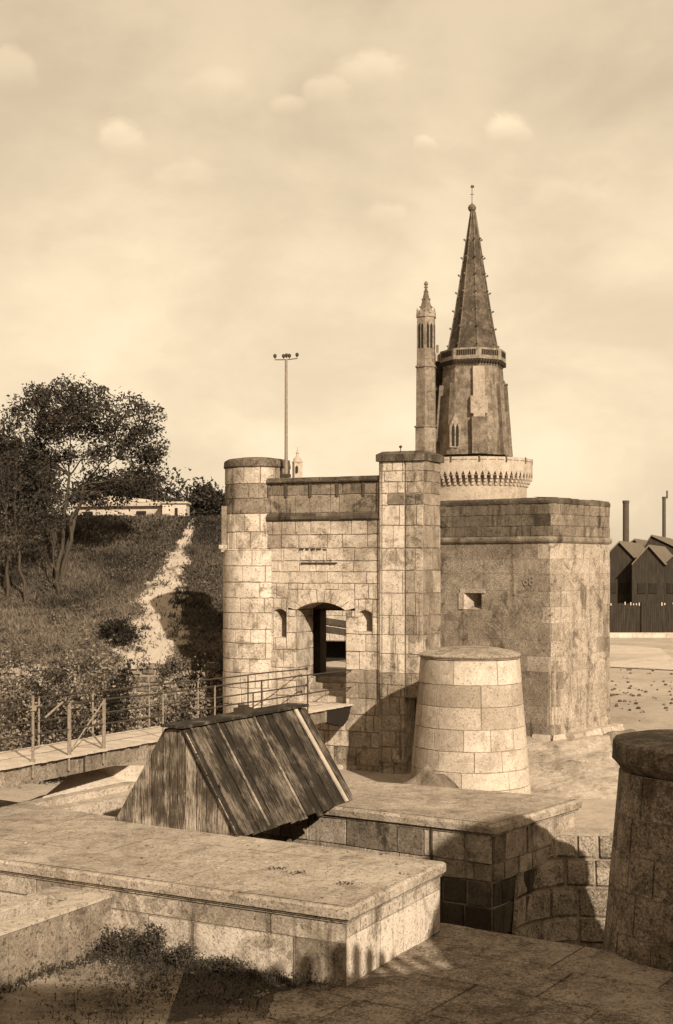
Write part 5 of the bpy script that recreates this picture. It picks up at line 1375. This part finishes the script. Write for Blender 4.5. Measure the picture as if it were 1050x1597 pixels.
# linking wall and stair turret
mb = MB(); xa, xb = (676 - CX) * k_, (697 - CX) * k_
mb.hexa([Vector((xa, K + 1, tz(715))), Vector((xb, K + 1, tz(715))), Vector((xb, K + 3, tz(715))), Vector((xa, K + 3, tz(715)))] + [Vector((xa, K + 1, tz(562))), Vector((xb, K + 1, tz(562))), Vector((xb, K + 3, tz(562))), Vector((xa, K + 3, tz(562)))], .25)
mb.build('link_wall', 'spire', lan)
mb = MB(); xa, xb = (680 - CX) * k_, (694 - CX) * k_; mb.box(((xa + xb) / 2, K + 1.5, tz(556)), xb - xa, 2.2, tz(550) - tz(563), 0, .75); mb.box(((683.5 - CX) * k_, K + 1.5, tz(544)), .35, .35, 1.6, 0, .1)
mb.build('link_parapet', 'tower_light', lan)
sx, sy = (664 - CX) * k_ , K - 1.0
def hexr(r, z, c=(sx, sy)): return [Vector((c[0] + math.cos(math.pi * i / 3 + .35) * r, c[1] + math.sin(math.pi * i / 3 + .35) * r, z)) for i in range(6)]
def hrings(mb, lst, tone):
    for (r0, z0), (r1, z1) in zip(lst[:-1], lst[1:]):
        A_, B2 = hexr(r0, z0), hexr(r1, z1)
        for i in range(6): k = (i + 1) % 6; mb.poly([A_[i], A_[k], B2[k], B2[i]], tone + rnd.uniform(-.05, .05))
mb = MB(); hrings(mb, [(1.72, lv(0)), (1.72, tz(669)), (1.9, tz(669) + .1), (1.9, tz(669) + .3), (1.62, tz(666)), (1.56, tz(576)), (1.74, tz(576) + .1), (1.74, tz(576) + .25), (1.5, tz(572)), (1.45, tz(498)), (1.62, tz(497)), (1.55, tz(490)), (1.0, tz(486))], .68)
st = mb.build('stair_turret', 'tower', lan)
mb = MB()
hrings(mb, [(.98, tz(486)), (.2, tz(452)), (.12, tz(450))], .5); mb.lathe((sx, sy, 0), [(.12, tz(452)), (.32, tz(450)), (.15, tz(448)), (.34, tz(445)), (.2, tz(442)), (0, tz(440))], 8, tone=.6)
for lvz in (.15, .5, .85):
    for i in range(6):
        z = tz(486) + (tz(452) - tz(486)) * lvz; p = hexr(.98 * (1 - lvz) + .15, z)[i]; mb.lathe(p, [(0, -.14), (.13, 0), (0, .14)], 6, tone=.6)
for i in range(6):
    p = hexr(1.45, 0)[i]; mb.tube((p.x, p.y, tz(498)), (p.x, p.y, tz(482)), .16, .02, n=5, tone=.6)
    q = hexr(1.45, 0)[(i + 1) % 6]; m_ = (p + q) / 2; mb.tube((m_.x, m_.y, tz(492)), (m_.x, m_.y, tz(484)), .3, .03, n=4, tone=.6)
o = mb.build('pinnacle', 'tower', lan); o.parent = st
mb = MB()
for i in range(6):
    p, q = hexr(1.52, 0)[i], hexr(1.52, 0)[(i + 1) % 6]
    for f in (.32, .68):
        c = p.lerp(q, f); e = (q - p).normalized() * .17
        mb.poly([Vector((c.x - e.x, c.y - e.y, tz(546))), Vector((c.x + e.x, c.y + e.y, tz(546))), Vector((c.x + e.x, c.y + e.y, tz(511))), Vector((c.x, c.y, tz(507))), Vector((c.x - e.x, c.y - e.y, tz(511)))])
o = mb.build('lancets', 'dark', lan); o.parent = st; o.name = 'open_lancets'

# small cupola beyond the gate
K2 = 220.; q = PT(464, 742, K2); k2_ = K2 / F
cu = thing('bell_cupola', (q.x, K2, lv(-6)), 'tiny domed stone cupola peeping over the gate wall', 'cupola')
mb = MB(); mb.box((q.x, K2, (zat(722, K2) + lv(-6)) / 2), 13 * k2_, 13 * k2_, zat(722, K2) - lv(-6), .3, .5); mb.build('shaft', 'haze_tower', cu)
mb = MB(); mb.lathe((q.x, K2, 0), [(.85, zat(722, K2)), (.9, zat(720, K2)), (.7, zat(719, K2)), (.62, zat(715, K2)), (.25, zat(712, K2)), (.2, zat(708, K2)), (.3, zat(706, K2)), (.1, zat(704, K2)), (.04, zat(697, K2)), (0, zat(697, K2))], 14); mb.build('dome', 'haze_tower', cu)
mb = MB(); mb.poly([PT(461, 738, K2 - .95), PT(465, 737, K2 - .95), PT(465, 728, K2 - .95), PT(463, 726, K2 - .95), PT(461, 728, K2 - .95)]); mb.build('opening', 'dark', cu)

# ------------------------------------------------------------------ sheds, chimneys, fence at right
kf = 125.0
def shed(px0, px1, apex, eave, Y, depth, lb, rz=0, lean=0):
    t = thing('timber_shed', PT((px0 + px1) / 2, 990, Y), lb, 'shed', 'gabled timber sheds behind the fence')
    a, b = PT(px0, eave, Y), PT(px1, eave, Y); m_ = PT((px0 + px1) / 2 + lean, apex, Y); zg = lv(-6.1)
    mb = MB()
    fr = [Vector((a.x, Y, zg)), Vector((b.x, Y, zg)), b, m_, a]; bk = [p + Vector((depth * .35, depth, 0)) for p in fr]
    mb.poly(fr, .5); mb.poly(bk[::-1], .5); mb.poly([fr[0], bk[0], bk[4], fr[4]][::-1], .5); mb.poly([fr[1], bk[1], bk[2], fr[2]], .5); mb.build('wall', 'shed', t)
    mb = MB()
    for p, q in ((a, m_), (m_, b)):
        d = (q - p) * .05
        P = [p - d if p is a else p, q + d if q is b else q]; P = [P[0] + Vector((0, -.3, 0)), P[1] + Vector((0, -.3, 0))]
        Q = [x + Vector((depth * .35, depth, 0)) for x in P]; R4 = [P[0], P[1], Q[1], Q[0]]; mb.hexa(R4 + [x + Vector((0, 0, .15)) for x in R4])
    mb.build('roof', 'shed_roof', t)
    for f in (.3, .65):
        mb = MB(); xx = a.x + (b.x - a.x) * f; mb.box((xx, Y - .04, lv(-2.2)), .7, .08, .9); w_o = mb.build('window', 'dark', t); FR = 'shed'
        mb = MB(); mb.box((xx, Y - .07, lv(-2.2)), .06, .06, .9); mb.box((xx, Y - .07, lv(-1.72)), .8, .06, .06); o = mb.build('frame', 'shed', t); o.parent = w_o
    return t
shed(940, 990, 846, 872, 124, 16, 'narrow gabled dark shed nearest the bastion', lean=0)
shed(986, 1036, 852, 880, 122, 14, 'middle gabled dark shed with pale roof slope')
shed(1030, 1085, 860, 884, 123, 14, 'dark gabled shed cut by the right edge of the picture')
shed(1000, 1062, 836, 858, 140, 20, 'taller gabled shed with lit roof rising behind the others', lean=-16)
shed(962, 1004, 842, 862, 141, 16, 'low gabled shed at the foot of the thick chimney', lean=6)
for (px, w_, py, Y, lb) in ((976.5, 9.5, 782, 150, 'thick dark factory chimney above the sheds'), (1036, 5.5, 776, 155, 'slender factory chimney with slanted top near the right edge')):
    b = PT(px, 880, Y); t = thing('factory_chimney', (b.x, Y, lv(-6.1)), lb, 'chimney', 'factory chimneys')
    r = w_ / 2 / F * Y; mb = MB(); mb.lathe((b.x, Y, 0), [(r * 1.12, lv(-6.1)), (r, zat(py, Y)), (r * .7, zat(py, Y))], 20); mb.build('shaft', 'chimney', t)
    mb = MB(); mb.lathe((b.x, Y, 0), [(r, zat(py + 3, Y)), (r * 1.12, zat(py + 2.5, Y)), (r * 1.12, zat(py, Y) + .1), (r * .75, zat(py, Y) + .1)], 20)
    if px > 1000: mb.box((b.x + .35, Y, zat(py, Y) + .35), .12, .3, .9, .0)
    mb.build('rim', 'chimney', t)
fn = thing('board_fence', (26, 119, lv(-6.1)), 'tall dark board fence running before the timber sheds', 'fence')
mb = MB(); x = 18.0
while x < 60:
    w_ = rnd.uniform(.16, .22); h = 2.62 + rnd.uniform(-.05, .05); mb.box((x + w_ / 2, 119 + rnd.uniform(-.01, .01), lv(-6.1) + h / 2), w_ - .012, .04, h, 0, rnd.uniform(.2, .8)); x += w_
mb.build('boards', 'shed', fn)
for k in range(14): mb = MB(); mb.box((18 + k * 3.0, 118.9, lv(-6.1) + 1.4), .16, .16, 2.8); mb.build('post', 'shed', fn)
mb = MB()
for k in range(90):
    if rnd.random() < .35: mb.box((20 + k * .25, 118.93, lv(-3.50) + rnd.uniform(-.05, .05)), .09, .04, rnd.uniform(.1, .3), 0)
mb.build('white_fittings', 'wall_pale', fn)
qw = thing('quay_wall', (28, 112, lv(-6.1)), 'low pale stone wall below the board fence', 'wall')
mb = MB(); fq2 = planar((18, 112, 0), (1, 0, 0), (0, -1, 0)); masonry(mb, fq2, 0, 30, lv(-6.2), lv(-5.75), .45, 1.5, tone=lambda u, v: .85, backing=True); mb.box((33, 112.3, lv(-5.74)), 30, .6, .06, 0, .85); mb.build('masonry', ['stone_smooth', 'mortar_light'], qw)
# ramp / slipway and scattered dark stones
mb = MB(); a_ = [PZ(950, 1040, -6.05), PZ(1070, 1046, -6.05), PZ(1030, 1018, -6.05), PZ(950, 1012, -6.05)]
mb.hexa(a_ + [p + Vector((0, 0, .06 + .25 * (i > 1))) for i, p in enumerate(a_)], .9); o = mb.build('slipway', 'stone_smooth'); o['kind'] = 'structure'
mb = MB()
for k in range(90):
    px = rnd.uniform(950, 1075); py = rnd.gauss(1082, 18); p = PZ(px, max(1045, py), -6.08); s = rnd.uniform(.03, .10)
    n0 = len(mb.v); pts = [p + Vector((rnd.uniform(-s, s), rnd.uniform(-s, s), rnd.uniform(-.02, s * .9))) for _ in range(5)]
    mb.lathe(p + Vector((0, 0, 0)), [(s * .9, -.02), (s, s * .3), (s * .6, s * .75), (0.01, s * .85)], 6, tone=rnd.random(), rough=.5)
tag(mb.build('scattered_stones', 'stone_dark'), 'dark stones scattered over the pale shore ground', 'stones', None, 'stuff')
tag(mound('earth_mound', (9.6, 44.6, lv(-6.15)), 1.6, 1.2, .75, 'moss', pw=.8), 'low dark earth mound at the right foot of the bastion', 'mound')

# ------------------------------------------------------------------ weeds and debris in front
wd = MB()
def weedpatch(cx_, cy_, rx_, ry_, n, hmax, ls=.04):
    for i in range(int(n * .42)):
        x = cx_ + rnd.gauss(0, .6) * rx_; y = cy_ + rnd.gauss(0, .6) * ry_; s0 = c1 - Vector((x, y))
        if (Vector((x, y)) - c1).dot(n_) < .04 and x < c1.x + .2: continue
        z = soil_h(x, y); h = hmax * .8 * rnd.random() ** 1.8 * (.4 + .9 * abs(mnoise.noise(Vector((x * 3, y * 3, 1)))) * 2)
        leaf(wd, (x, y, z + h), ls, .3 + rnd.uniform(-.3, .4))
        if rnd.random() < .25: wd.poly([(x - .006, y, z), (x + .006, y, z), (x + rnd.gauss(0, .03), y, z + h + .05)], .2)
def foot(px): k = (px - CX) / F; t = (c1.x - k * c1.y) / (r_.x + k * -r_.y) ; t = (k * c1.y - c1.x) / (-r_.x + k * -1 * -1 * (-r_.y) * -1) ; return t
def along(s, d): p = c1 - r_ * s + n_ * d; return p.x, p.y
for s in [i * .12 for i in range(2, 34)]:
    x, y = along(s, .18); k = .5 + .5 * mnoise.noise(Vector((s * 1.3, 0, 0))); weedpatch(x, y, .25, .22, int(70 + 170 * k), .10 + .22 * k)
for (s, d, n, h) in ((3.75, .35, 2600, .36), (3.1, .40, 2200, .42), (2.9, .9, 900, .2), (2.4, .5, 1300, .30), (1.6, .5, 700, .16), (1.0, .45, 600, .12), (2.2, 1.3, 600, .1), (1.2, 1.2, 900, .1)):
    x, y = along(s, d); weedpatch(x, y, .5, .4, n, h)
for d in [.5 + .15 * i for i in range(14)]:
    x, y = along(3.82, d); weedpatch(x, y, .16, .2, 130, .16)
for i in range(60):
    x = rnd.uniform(-6, .6); y = rnd.uniform(15.4, 18.6); weedpatch(x, y, .5, .4, 110, .07)
tag(wd.build('weeds', 'weed'), 'dark weeds growing along the foot of the near platform', 'weeds', None, 'stuff')
for (s_, d_, rr, hh, lb) in ((3.55, .30, .28, .34, 'dark leafy weed clump in the corner beside the stone trough'), (2.95, .30, .26, .42, 'tallest dark weed clump against the near platform wall'), (2.45, .34, .24, .26, 'low dark weed clump at the middle of the near platform wall'), (1.75, .32, .22, .20, 'small weed clump nearest the corner of the near platform')):
    x, y = along(s_, d_); bush('weed_clump', Vector((x, y, soil_h(x, y))), rr, hh, 700, lb, 'weeds', 'weed clumps along the near platform', lsize=.05, leafm='weed')
# pebbles and grit on soil and platform
gb_ = MB()
def pebble(p, s, t): gb_.lathe(p, [(s * .9, -.01), (s, s * .3), (s * .5, s * .7), (0.001, s * .75)], 6, tone=t, rough=.6)
for i in range(420):
    x = rnd.uniform(-6, 1.2); y = rnd.uniform(15.3, 20.5); 
    if (Vector((x, y)) - c1).dot(n_) < .05: continue
    pebble(Vector((x, y, soil_h(x, y))), rnd.uniform(.006, .026), rnd.uniform(.0, .6))
for i in range(240):
    s = rnd.uniform(-.0, 7); d = -rnd.uniform(.1, 3.2); x, y = along(s, d); pebble(Vector((x, y, zp + .008)), abs(rnd.gauss(0, .010)) + .005, rnd.uniform(0, .8))
tag(gb_.build('grit', 'stone'), 'loose grit and pebbles on platform and soil', 'grit', None, 'stuff')
gx = MB()
for (s, d) in ((1.55, -1.35), (2.0, -1.45), (.6, -1.1)):
    x, y = along(s, d)
    for k in range(60): leaf(gx, (x + rnd.gauss(0, .09), y + rnd.gauss(0, .05), zp + .01 + abs(rnd.gauss(0, .02))), .035, .2)
tag(gx.build('platform_tufts', 'weed'), 'tiny dry tufts growing in the near platform joints', 'tufts', None, 'stuff')

# ------------------------------------------------------------------ unseen walls added behind and beside the camera to cast foreground shadows
rb = thing('rear_shadow_wall', (0, -4, lv(-6.1)), 'unseen wall with merlons added behind the viewpoint to cast the foreground shadow', 'rampart')
mb = MB(); mb.box((2.0, -3.5, (lv(-6.1) + lv(7.12)) / 2), 27.8, 1.0, 13.22, 0, .5); mb.build('wall', 'stone_rough', rb)
for (xa_, xb_, zt_) in ((7.0, 8.4, 7.5), (2.0, 3.2, 7.4), (-.6, .8, 7.35)):
    mb = MB(); mb.box(((xa_ + xb_) / 2, -3.5, (lv(7.12) + lv(zt_)) / 2), xb_ - xa_, .98, zt_ - 7.12, 0, .5); mb.build('merlon', 'stone_rough', rb)  # merlons added to roughen the shadow edge
mb = MB(); mb.box((0, -1.4, lv(-3.9)), 14, 3.2, 4.4, 0, .5); mb.build('terrace', 'stone_rough', rb)

sr = thing('side_shadow_wall', (8, 10, lv(-6.1)), 'unseen balustraded wall and block added at the right to cast shadows', 'rampart')
ra, rb_ = Vector((2.72, 9.5)), Vector((5.47, 10.46)); rd_ = (rb_ - ra).normalized(); rr_ = math.atan2(rd_.y, rd_.x); Lr = (rb_ - ra).length
mb = MB(); m_ = (ra + rb_) / 2; mb.box((m_.x, m_.y, (lv(-8.6) + lv(-.60)) / 2), Lr, .30, 8.0, rr_, .5); mb.build('wall', 'stone_rough', sr)
for i in range(int(Lr / .31)):
    p = ra + rd_ * (.12 + i * .31); mb = MB(); mb.lathe((p.x, p.y, 0), [(.10, lv(-.64)), (.10, lv(-.46)), (.085, lv(-.42)), (.105, lv(-.30)), (.09, lv(-.16)), (.04, lv(-.10)), (0, lv(-.09))], 12); mb.build('baluster', 'stone_rough', sr)
pr4 = [(5.45, -8.6), (20, -8.6), (20, 1.9), (11.0, 2.0), (10.3, 3.5), (9.6, 4.0), (8.1, 3.4), (7.1, 2.5), (6.1, 1.0), (5.45, -.3)]  # outline shaped so its shadow falls on ditch, paving and near tower
fr = [Vector((a, 10.6, lv(b))) for a, b in pr4]; bk = [p + Vector((.5, -2.5, 0)) for p in fr]
mb = MB(); mb.poly(fr); mb.poly(bk[::-1])
for i in range(len(fr)): k = (i + 1) % len(fr); mb.poly([fr[i], bk[i], bk[k], fr[k]])
mb.build('shadow_block', 'stone_rough', sr)

sr.location = sr.location + Vector((.89, -2.0, 1.215))
